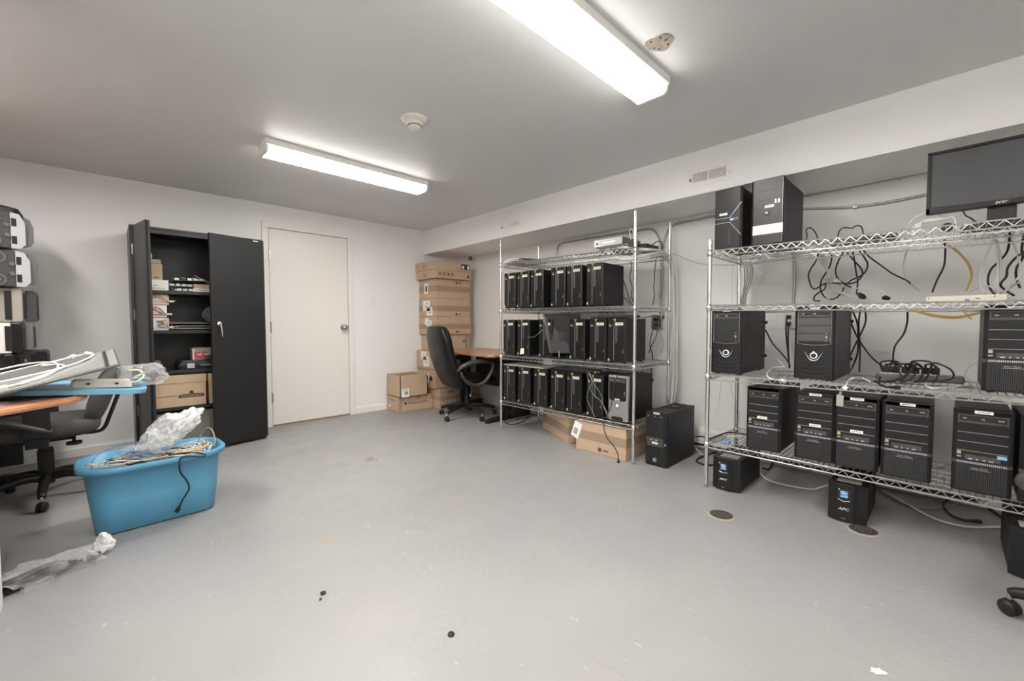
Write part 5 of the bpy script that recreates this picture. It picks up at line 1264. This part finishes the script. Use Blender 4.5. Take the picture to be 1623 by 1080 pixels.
for i, (pts, x) in enumerate((
    ([(1000, 410), (1001, 425), (998, 440), (1002, 455), (1001, 470), (1005, 482)], 3.2),
    ([(1041, 405), (1038, 425), (1037, 445), (1036, 455), (1037, 470), (1034, 484)], 3.42),
    ([(988, 445), (994, 462), (999, 478), (1003, 484)], 3.22), ([(987, 472), (992, 474), (998, 482), (1000, 486)], 3.2))):
    cablep('black_cable', [at(u, v, x=x) for u, v in pts], .0035, 'cable_black', ['black cord hanging behind the rightmost computer of the upper shelf', 'wavy black cord hanging against the wall near the rear right post', 'black cord slanting behind the upper right computer', 'short black lead at the rear of the upper right computer'][i])
cablep('black_cable', [at(1030, 391, x=3.3), at(1042, 383, x=3.4), at(1048, 384, x=3.5), at(1050, 392, x=3.5), at(1047, 398, x=3.5)], .0045, 'cable_black', 'black cable tied around the two wall conduits')
for i, pts in enumerate(([(1042, 512), (1036, 520), (1030, 545), (1034, 565), (1032, 590)], [(1040, 512), (1041, 530), (1033, 548), (1028, 560)], [(1046, 508), (1040, 500), (1020, 504), (1005, 502), (985, 500)], [(1043, 516), (1048, 530), (1052, 545), (1048, 560)])):
    cablep('black_cable' if i < 3 else 'grey_cable', [at(u, v, x=3.45 if j_ else 3.588) for j_, (u, v) in enumerate(pts)], .0038, 'cable_black' if i < 3 else 'cable_grey', ['black cord from the wall socket down to the lowest left-rack shelf', 'black cord curling from the wall socket behind the middle shelf', 'black cord running left from the wall socket under the upper shelf', 'thin grey cord from the wall socket'][i])
for i, (u, v1, v2) in enumerate(((904, 497, 508), (953, 497, 506), (963, 497, 508), (972, 497, 507), (990, 497, 506), (1018, 570, 576), (925, 571, 580), (944, 573, 584), (962, 576, 584), (1007, 582, 592), (1017, 582, 594))):
    cablep('looped_cable', [at(u-2, v1-2, x=3.0), at(u+2, v1+4, x=3.0), at(u-1, v2, x=3.02), at(u+3, v2+2, x=3.05)], .0028, 'cable_black', 'short black cord dropping from a wire shelf between slim computers', group='short cords dropping between shelves')
for i, pts in enumerate(([(930, 592), (934, 612), (930, 630), (938, 650), (943, 662)], [(932, 590), (938, 604), (936, 618), (943, 628), (952, 636), (958, 648), (963, 662)], [(934, 590), (941, 608), (949, 620), (954, 630), (955, 640), (960, 650), (965, 661)])):
    cablep('thin_lead', [at(u, v, x=2.825) for u, v in pts], .0018, 'cable_grey', 'thin grey lead draped in front of the sixth computer of the lowest shelf', group='thin grey leads before the lowest shelf')
cablep('power_cable', [at(982, 584, x=2.80), at(976, 604, x=2.80), at(972, 625, x=2.80), at(968, 645, x=2.80), at(960, 662, x=2.80), at(957, 676, x=2.80), at(962, 694, x=2.79), at(973, 708, x=2.78), at(979, 720, x=2.78), at(980, 728, x=2.78)], .0035, 'cable_black', 'long black power cord hanging past the silver tower down to the box', plugs=(1,))
cablep('power_cable', [at(815, 648, z=.16), at(802, 661, z=.05), at(801, 670, z=.012), at(812, 673, z=.008), at(825, 670, z=.008), at(835, 663, z=.012)], .0045, 'cable_black', 'black power cord curled on the floor beneath the left rack', plugs=(1,))
cablep('grey_lead', [at(797, 534, x=2.8)+Vector((0, 0, 0)), at(836, 534, x=2.80), at(847, 534, x=2.80), at(860, 523, x=2.80)], .002, 'cable_grey', 'stiff grey wire bent in front of the middle shelf computers', k=3) if False else cablep('grey_lead', [at(836, 534.5, x=2.83), at(847, 534.5, x=2.83), at(860, 523, x=2.83)], .0016, 'cable_grey', 'stiff grey wire bent in front of the middle shelf computers', k=1)

# wall conduits
def conduit(pts, r, label, x=XB-.014):
    P = catmull([at(u, v, x=x) for u, v in pts], 8); m = MB().tube(P, lambda q: r, 'conduit', 8)
    for i in range(0, len(P)-1, 1): pass
    o = m.build('wall_conduit', smooth=True); c = Vector(P[0]); o.data.transform(Matrix.Translation(-c)); o.location = c; tag(o, label, 'conduit')
    L = 0; cl = MB()
    for i in range(1, len(P)):
        L += (P[i]-P[i-1]).length
        if L > .45: MB().pillow(P[i]-c, (.010, .014, .014), 'steel', nu=8, nv=6).build('clamp', o); L = 0
conduit([(882, 404), (884, 392), (890, 386), (905, 383), (940, 377), (985, 370), (1010, 366), (1028, 363), (1038, 367), (1045, 380), (1047, 395), (1047.5, 430), (1047, 470), (1046, 505)], .009, 'grey flexible conduit arching above the left rack and down to the socket')
conduit([(1052, 505), (1051, 470), (1050, 430), (1050, 395), (1053, 380), (1061, 362), (1075, 354), (1100, 349), (1131, 343), (1180, 334), (1273, 311), (1330, 300), (1400, 286), (1470, 273), (1560, 258), (1640, 243)], .009, 'grey flexible conduit running high along the wall behind both racks')
conduit([(1230, 334), (1273, 331), (1340, 329), (1400, 322), (1470, 308), (1560, 290), (1640, 272)], .008, 'lower grey conduit on the wall beneath the monitor')
conduit([(1258, 385), (1259, 420), (1259, 450), (1257, 485), (1256, 495)], .009, 'short vertical grey conduit behind the right rack')
cablep('thin_wall_wire', [at(u, v, x=XB-.006) for u, v in ((1060, 402), (1075, 405), (1090, 412), (1110, 418), (1130, 420), (1165, 420), (1200, 418), (1260, 408))], .002, 'cable_grey', 'thin wire sagging along the wall between the two racks')
# wall outlets
def outlet(u, v, label, w=.07, h=.12):
    p = at(u, v, x=XB); t = thing('wall_outlet', label, 'outlet', (XB, p.y, p.z))
    MB().box((-.03, -w/2, -h/2), (0, w/2, h/2), 'steel' if w > .08 else 'trim_white').build('outlet_box', t, bevel=.003)
    for zz_ in (.025, -.025): MB().box((-.055, -.014, zz_-.012), (-.03, .014, zz_+.012), 'cable_black').build('plug', t, bevel=.003)
    return p
po1 = outlet(1252, 508, 'white wall outlet with two black plugs behind the right rack')
outlet(1043, 511, 'grey metal wall outlet box with black plugs behind the left rack', .10, .12)
for k, (du, pts) in enumerate(((0, [(1253, 501), (1247, 505), (1246, 530), (1249, 560), (1251, 583)]), (1, [(1253, 510), (1250, 516), (1249, 540), (1251, 584)]))):
    cablep('outlet_cable', [at(u, v, x=3.52) for u, v in pts], .005, 'cable_black', ['outer black cord dropping from the outlet behind the right rack', 'inner black cord dropping from the outlet behind the right rack'][k])

# cables on the right rack
def rc(name, mk, r, x, pts, label, group=None, plugs=()):
    if isinstance(x, (int, float)):
        x0_ = min(x, 3.312); x = [x]*len(pts)
        if x[0] > 3.312: x[0] = x[-1] = x0_
    return cablep(name, [at(u, v, x=xx) for (u, v), xx in zip(pts, x)], r, mk, label, group=group, plugs=plugs)
def zpix(pts, s, o): return [(o[0]+a/s, o[1]+b/s) for a, b in pts]
o3 = (1240, 380); s3 = 8.115
B = [('black cord in a wide loop at the far left of the right-rack cable tangle', [(465, 170), (430, 280), (370, 370), (335, 460), (365, 590), (410, 638), (470, 610), (540, 570), (640, 558), (760, 572), (880, 612)]),
     ('black cord crossing behind the white cable bundle', [(600, 150), (635, 220), (610, 340), (545, 450), (500, 530), (490, 640), (540, 730), (620, 768), (700, 745), (760, 680), (790, 620)]),
     ('black cord in a round loop right of the white bundle', [(780, 165), (720, 280), (685, 390), (700, 480), (770, 550), (870, 568), (970, 530), (1030, 450), (1010, 370), (940, 290), (835, 170)]),
     ('straight thick black cord hanging in the tangle', [(905, 150), (930, 280), (950, 430), (968, 520), (962, 640), (955, 700)]),
     ('black cord in an outer loop left of the diagonal cord', [(995, 150), (1060, 240), (1098, 320), (1070, 410), (1000, 470), (890, 520), (820, 580)]),
     ('black cord running diagonally to the cream power strip', [(1045, 145), (1130, 230), (1280, 340), (1420, 440), (1600, 525), (1640, 560)]),
     ('black cord lying curled at the shelf under the tangle', [(560, 560), (540, 640), (470, 680), (415, 730), (410, 780), (480, 790)])]
for l, p in B: rc('black_cable', 'cable_black', .0046, 3.42, zpix(p, s3, o3), l)
for i in range(9):
    j = lambda a: a+random.uniform(-14, 14); dx = (i-4)*13
    rc('white_cable', 'cable_white', .0040, 3.38+random.uniform(-.03, .03), zpix([(540+dx, 105), (j(510+dx*.9), 200), (j(530+dx*.5), 300), (j(580+dx*.2), 400), (j(640+dx*.4), 480), (j(700+dx), 545)], s3, o3), 'white network cable in the bundle hanging from the top shelf of the right rack', 'white bundle hanging from the top shelf')
for i in range(6):
    j = lambda a: a+random.uniform(-25, 25)
    rc('white_cable', 'cable_white', .0040, 3.40+random.uniform(-.04, .04), zpix([(j(600), j(480)), (j(600), j(560)), (j(660), j(640)), (j(780), j(690)), (j(900), j(740)), (j(1100), 755)], s3, o3), 'white cable sagging onto the second shelf of the right rack', 'white cables sagging to the second shelf')
rc('white_cable', 'cable_white', .0035, 3.35, zpix([(760, 575), (860, 625), (960, 628), (1160, 630), (1260, 660), (1330, 710), (1400, 758)], s3, o3), 'single white cable arching right above the second shelf of the right rack')
rc('white_cable', 'cable_white', .0040, 3.40, zpix([(640, 600), (560, 640), (540, 700), (600, 770)], s3, o3), 'white cable loop lying low at the left of the second shelf')
m = MB().tube([at(1360, 465, x=3.3), at(1366, 470, x=3.3), at(1372, 473, x=3.3)], lambda q: .008+.010*math.sin(PI*q), 'cable_black', 8); tag(center_on(m.build('black_plug')), 'black moulded plug lying on the second shelf of the right rack', 'plug')
m = MB().tube([at(1398, 473, x=3.25), at(1404, 472, x=3.25), at(1411, 474, x=3.25)], lambda q: .008+.007*math.sin(PI*q), 'cable_black', 8); tag(center_on(m.build('black_adapter')), 'small black adapter left of the cream power strip', 'adapter')
o4 = (1440, 330); s4 = 6.355
rc('cream_cable', 'beige_plastic', .0045, 3.42, [(1441, 390), (1435, 405), (1432, 425), (1438, 445), (1452, 456), (1462, 464)], 'cream cord hanging left of the power strip on the second shelf')
rc('black_cable', 'cable_black', .0046, 3.42, zpix([(362, 320), (370, 450), (355, 590), (290, 720), (240, 845)], s4, o4), 'black cord hanging alone above the middle of the cream strip')
for i in range(2): rc('yellow_cable', 'cable_yellow', .0042, 3.40+.012*i, zpix([(200+i*6, 343), (330, 352), (430+i*8, 395), (540+i*8, 490), (615+i*8, 600), (630+i*6, 700), (600, 790), (575, 840)], s4, o4), ['inner', 'outer'][i]+' yellow cable of the pair arching down to the second shelf', 'pair of yellow arching cables')
W_ = [[(815, 225), (860, 290), (800, 450), (740, 600), (715, 740), (740, 830), (800, 870)], [(850, 225), (890, 380), (900, 550), (895, 750), (905, 880)], [(865, 225), (900, 380), (925, 480), (915, 640), (840, 740), (870, 820)],
      [(900, 225), (1020, 300), (1090, 440), (1130, 620), (1090, 720), (1000, 800), (960, 870)], [(840, 225), (880, 330), (915, 450), (905, 600), (900, 820), (890, 870)], [(1120, 745), (1040, 790), (980, 840), (900, 850), (820, 790), (720, 800), (600, 850)]]
for i, p in enumerate(W_): rc('white_cable', 'cable_white', .0045, 3.36+.01*i, zpix(p, s4, o4), ['leftmost white cable hanging beneath the monitor, bowing left', 'straight central white cable hanging beneath the monitor', 'white cable beneath the monitor that hooks left at its foot', 'outermost white cable beneath the monitor, bowing right', 'white cable beside the straight one beneath the monitor', 'white cable lying low in a wave at the right end of the second shelf'][i])
K_ = [[(1020, 250), (1000, 420), (930, 520), (830, 620), (800, 740), (840, 840), (890, 880)], [(1170, 440), (1080, 500), (1000, 600), (985, 690), (925, 770), (980, 830), (1060, 880)], [(1160, 260), (1140, 420), (1150, 500), (1090, 600), (1085, 700), (1120, 800)]]
for i, p in enumerate(K_): rc('black_cable', 'cable_black', .0052, 3.42, zpix(p, s4, o4), ['leftmost of the three black cords beneath the monitor', 'middle black cord beneath the monitor, with a kink', 'rightmost black cord beneath the monitor'][i])
# cream power strip on second shelf
p = at(1488, 468, x=3.05); t = thing('power_strip', 'long cream power strip on the second shelf of the right rack', 'power strip', (3.0, .085, zR(1, 0)))
MB().box((0, 0, 0), (.045, -.27, .034), 'beige_plastic').build('housing', t, bevel=.005); m = MB().box((-.0012, -.135, .004), (0, -.15, .016), 'cable_blue'); m.box((-.0012, -.17, .016), (0, -.185, .02), 'ink'); m.cyl((0, -.01, .025), (-.0012, -.01, .025), .003, 'recess', 8); m.cyl((0, -.23, .025), (-.0012, -.23, .025), .003, 'recess', 8); m.build('markings', t)
# yellow cable under shelf 2 and hanging cords at level 2-3
for i in range(3): rc('yellow_cable', 'cable_yellow', .0032, 3.30, [(1434, 488), (1450, 492+i), (1480, 499+i*1.5), (1515, 502+i*1.5), (1545, 497+i), (1558, 494)], 'yellow cable sagging under the second shelf towards the large tower', 'yellow cables under the second shelf')
rc('yellow_cable', 'cable_yellow', .004, 3.3, [(1523, 486), (1528, 494), (1535, 502), (1540, 506)], 'short yellow cable end hanging under the second shelf', plugs=())
H_ = [([(1349, 488), (1358, 510), (1360, 530), (1359, 560), (1352, 580), (1345, 592)], 'black cord nearest the orange-lit tower, crossing others'), ([(1364, 488), (1361, 515), (1363, 550), (1362, 590)], 'middle straight black cord right of the orange-lit tower'), ([(1371, 488), (1372, 510), (1364, 530), (1355, 548), (1345, 569)], 'black cord curving left behind the orange-lit tower'),
      ([(1347, 505), (1352, 520), (1362, 540), (1380, 565), (1400, 582)], 'black cord slanting right towards the plug tangle'), ([(1438, 488), (1438, 510), (1432, 530), (1418, 550), (1415, 575)], 'single black cord hanging down to the plug tangle')]
for p, l in H_: rc('black_cable', 'cable_black', .0046, 3.38, p, l)
rc('black_cable', 'cable_black', .0046, 3.3, [(1213, 523), (1225, 545), (1240, 562), (1250, 575), (1252, 583)], 'black cord from the blank-front tower to the floor of its shelf')
rc('white_cable', 'cable_white', .003, 3.25, [(1213, 550), (1222, 562), (1236, 574), (1246, 584)], 'thin grey-white lead between the two middle shelf towers')
zt2 = zR(2, .6)+.006
def onz(u, v, z): return at(u, v, z=z)
cablep('white_cable', [onz(1245, 582, zt2+.03), onz(1225, 584, zt2+.02), onz(1216, 592, zt2+.01), onz(1220, 600, zt2+.01), onz(1236, 603, zt2)], .0045, 'cable_white', 'white cable loop left of the orange-lit tower on its shelf', plugs=(1,))
cablep('white_cable', [onz(1340, 614, zt2), onz(1344, 605, zt2), onz(1352, 600, zt2+.02), onz(1366, 600, zt2+.01), onz(1380, 606, zt2)], .0045, 'cable_white', 'white cable loop right of the orange-lit tower on its shelf', plugs=(0,))
# grey multi-socket strips with black plugs
def strip(u0, v0, u1, v1, label, nplug):
    a = at(u0, v0, z=zR(2, .1)); b_ = at(u1, v1, z=zR(2, .1)); a.z = b_.z = zR(2, .1); d = b_-a; L = d.length; ang = math.atan2(d.y, d.x)
    t = thing('surge_protector', label, 'power strip', a, ang)
    m = MB().loft([(L/2, 0, 0, L/2, .035, .03), (L/2, 0, .022, L/2, .037, .03), (L/2, 0, .036, L/2-.01, .028, .02)], 'mid_grey_plastic'); m.build('housing', t, smooth=False)
    MB().loft([(L/2, 0, .034, L/2-.015, .024, .02), (L/2, 0, .040, L/2-.02, .020, .018)], 'beige_plastic').build('top_plate', t)
    for k in range(nplug):
        x = L*(.15+.7*k/max(1, nplug-1)); m = MB().box((x-.014, -.014, .036), (x+.014, .014, .075), 'cable_black'); m.tube([(x, 0, .07), (x, .004, .088)], .006, 'cable_black', 8); m.build('plug', t, bevel=.004)
strip(1388, 601, 1500, 607, 'long grey surge protector crowded with black plugs on the middle shelf', 6)
random.seed(9)
for i in range(9):
    u, v = 1400+i*10+random.uniform(-6, 6), 590; q = at(u, v, x=3.1)
    cablep('plug_cable', [at(u, 592, x=3.12), at(u+random.uniform(-12, 12), 577+random.uniform(-4, 6), x=3.12), at(u+random.uniform(8, 26), 574+random.uniform(0, 8), x=3.08), at(u+random.uniform(16, 34), 588, x=3.05), at(u+random.uniform(-10, 30), 602, x=3.02), at(u+random.uniform(-30, 10), 606, x=3.0)], .0042, 'cable_black', 'black cord curling over the crowded surge protector', group='black cords over the surge protector')
cablep('power_cable', [onz(1395, 598, zt2+.02), onz(1393, 608, zt2+.01), onz(1402, 613, zt2+.006), onz(1412, 614, zt2+.006)], .005, 'cable_black', 'black cord with a plug lying in front of the surge protector', plugs=(1,))
cablep('white_cable', [onz(1500, 594, zt2), onz(1475, 600, zt2), onz(1468, 610, zt2), onz(1478, 616, zt2), onz(1510, 614, zt2), onz(1540, 612, zt2)], .0045, 'cable_white', 'white cable lying across the middle shelf towards the large tower')
rc('white_cable', 'cable_white', .0035, 3.3, [(1556, 579), (1542, 577), (1530, 590), (1534, 602), (1552, 610)], 'white cable looping behind the large tower at the right end')
m = MB().box((0, 0, 0), (.10, -.11, .035), 'mid_grey_plastic'); q = at(1490, 605, z=zR(2, 0)); tag(m.build('power_adapter', loc=(3.12, .045, zR(2, 0)), bevel=.01), 'grey power adapter at the right end of the surge protector', 'adapter')
# clutter on top shelf of right rack
def rest(pts):
    """bring both ends of a cord down onto the top shelf"""
    a, b_ = Vector(pts[0]), Vector(pts[-1]); a.z = zR(0, a.y)+.006; b_.z = zR(0, b_.y)+.006
    return [a+Vector((0, .01, 0))]+pts+[b_-Vector((0, .01, 0))]
tag(MB().box((0, 0, 0), (.20, -.30, .018), 'bezel_black').build('flat_black_device', loc=(3.0, .50, zR(0, .4)), bevel=.003), 'flat black keyboard-like device on the top shelf right of the glossy tower', 'device')
cablep('black_cable', rest([at(1279, 375, x=3.05), at(1278, 364, x=3.05), at(1286, 362, x=3.05), at(1294, 372, x=3.0)]), .0035, 'cable_black', 'small black cord loop on the top shelf right of the glossy tower')
cablep('black_cable', rest([at(1330, 367, x=3.05), at(1338, 361, x=3.05), at(1350, 362, x=3.05), at(1358, 358, x=3.05), at(1366, 361, x=3.0)]), .0035, 'cable_black', 'black cord curled on the flat black device')
rc('white_cable', 'cable_white', .0035, 3.0, [(1440, 356), (1452, 344), (1466, 338), (1480, 337), (1494, 344), (1506, 348)], 'white cable arching under the left corner of the monitor')
for i in range(4): cablep('white_cable', rest([at(1450+i*3, 358, x=2.98), at(1464, 352-i, x=3.0), at(1482, 350-i, x=3.0), at(1500, 346, x=3.0), at(1512, 345, x=2.98)]), .0035, 'cable_white', 'white cable bunched on the top shelf under the monitor', group='white cables bunched under the monitor')
tag(center_on(MB().lathe([(0, -.008), (.022, -.008), (.022, .008), (0, .008)], (3.05, .02, zR(0, 0)+.03), 'black_plastic', ax='x', n=18).build('round_black_knob')), 'round black knob under the monitor on the top shelf', 'knob')
# vertical grey cable bundle at rear left post of right rack
for i in range(7): rc('grey_cable', 'cable_white' if i % 2 else 'cable_grey', .0028, 3.40, [(1178+i*2, 415), (1180+i*2.2, 430), (1180+i*1.6, 450), (1176+i*1.2, 470), (1172+i*1.5, 486)], 'thin cable falling beside the rear left post of the right rack', 'thin cables beside the rear left post')
for i, p in enumerate(([(1162, 418), (1160, 440), (1160, 470), (1162, 484)], [(1144, 603), (1140, 630), (1135, 655), (1122, 682)], [(1157, 605), (1162, 630), (1172, 655), (1168, 680), (1160, 690)])): rc('white_cable', 'cable_white', .0026, 3.40, p, ['thin white cable left of the rear left post between top shelves', 'thin white cable swinging left below the middle shelf', 'thin white cable curving down to the bottom shelf left end'][i])
cablep('black_cable', [onz(1122, 697, .31), onz(1140, 690, .31), onz(1155, 686, .31), onz(1175, 688, .31), onz(1183, 690, .31)], .0045, 'cable_black', 'black cord lying on the left end of the bottom shelf')
cablep('white_cable', [onz(1152, 692, .31), onz(1168, 692, .31), onz(1183, 691, .31)], .0045, 'cable_white', 'white cable lying on the left end of the bottom shelf', plugs=())
tag(MB().box((0, 0, 0), (.03, -.045, .02), 'cable_blue').build('blue_connector', loc=(2.80, .985, zR(3, .98)), bevel=.003), 'dark blue serial connector at the front left of the bottom shelf', 'connector')
# floor cables
def fc(mk, r, pts, label, plugs=(), z=.008): return cablep('floor_cable', [at(u, v, z=z) for u, v in pts], r, mk, label, plugs=plugs)
fc('cable_black', .006, [(1131, 718), (1112, 724), (1104, 731), (1118, 737), (1135, 737)], 'thick black cord looped on the floor left of the small battery unit', (0,))
cablep('floor_cable', [at(1205, 750, z=.03), at(1215, 760, z=.01), at(1240, 768, z=.008), at(1285, 776, z=.008), at(1300, 773, z=.02), at(1313, 769, z=.05)], .006, 'cable_white', 'white cable on the floor joining the two battery units')
fc('cable_black', .006, [(1208, 742), (1218, 744), (1224, 736), (1226, 728)], 'black cord rising behind the left battery unit')
fc('cable_white', .006, [(1398, 778), (1430, 795), (1480, 822), (1530, 835), (1575, 836), (1592, 835)], 'long white cable on the floor under the right end of the right rack')
fc('cable_grey', .005, [(1402, 782), (1430, 798), (1465, 806), (1500, 803), (1515, 800)], 'grey cable on the floor crossing under the bottom shelf')
fc('cable_black', .006, [(1505, 790), (1495, 800), (1505, 815), (1525, 824), (1542, 826)], 'black power cord with plug on the floor under the bottom shelf', (1,))
fc('cable_black', .006, [(1545, 792), (1570, 808), (1590, 822)], 'black cord slanting across the floor beside the right battery unit')
cablep('floor_cable', [at(1102, 693, x=3.40), at(1112, 692, x=3.3), at(1120, 695, x=3.2)], .0045, 'cable_black', 'short black cord from the rear of the floor tower')
for i in range(2): cablep('white_cable', [at(1101, 705, x=3.45), at(1104, 712, x=3.42), at(1112, 720, x=3.3), at(1122, 723, z=.01)+Vector((0, 0, .004*i))], .004, 'cable_white', ['white cable curving behind the floor tower to the floor', 'second white cable close beside it behind the floor tower'][i])
fc('cable_black', .004, [(92, 745), (105, 742), (118, 744), (130, 739)], 'thin black cord on the floor behind the blue bin')
# strap over the third ribbed tower
q = Vector((2.79, .405, zR(3, .4)+.36)); m = MB().box((0, -.03, -.03), (.006, 0, .03), 'tan_plastic'); m.tube([(0, -.015, .03), (.0, -.02, .06), (.02, -.04, .08)], .006, 'tan_plastic', 6)
tag(m.build('cable_clip', loc=q), 'grey clip hanging over the top left edge of the third ribbed tower', 'clip')
tag(center_on(MB().box((3.565, 4.52, ZS-.05), (3.59, 4.56, ZS), 'cardboard_dark').build('wooden_block')), 'small brown wooden block under the soffit above the stacked boxes', 'wood block')
# electric baseboard along the right wall
t = thing('baseboard_heater', 'long white baseboard heater along the right wall behind both racks', 'heater', (XB-.02, 1.7, .03))
m = MB().prism([(-.055, .0), (0, 0), (0, .16), (-.03, .16), (-.055, .13)], 'y', -1.9, 1.9, 'trim_white'); m.build('cover', t, bevel=.003); MB().box((-.058, -1.85, .012), (-.054, 1.85, .03), 'recess').build('air_slot', t)
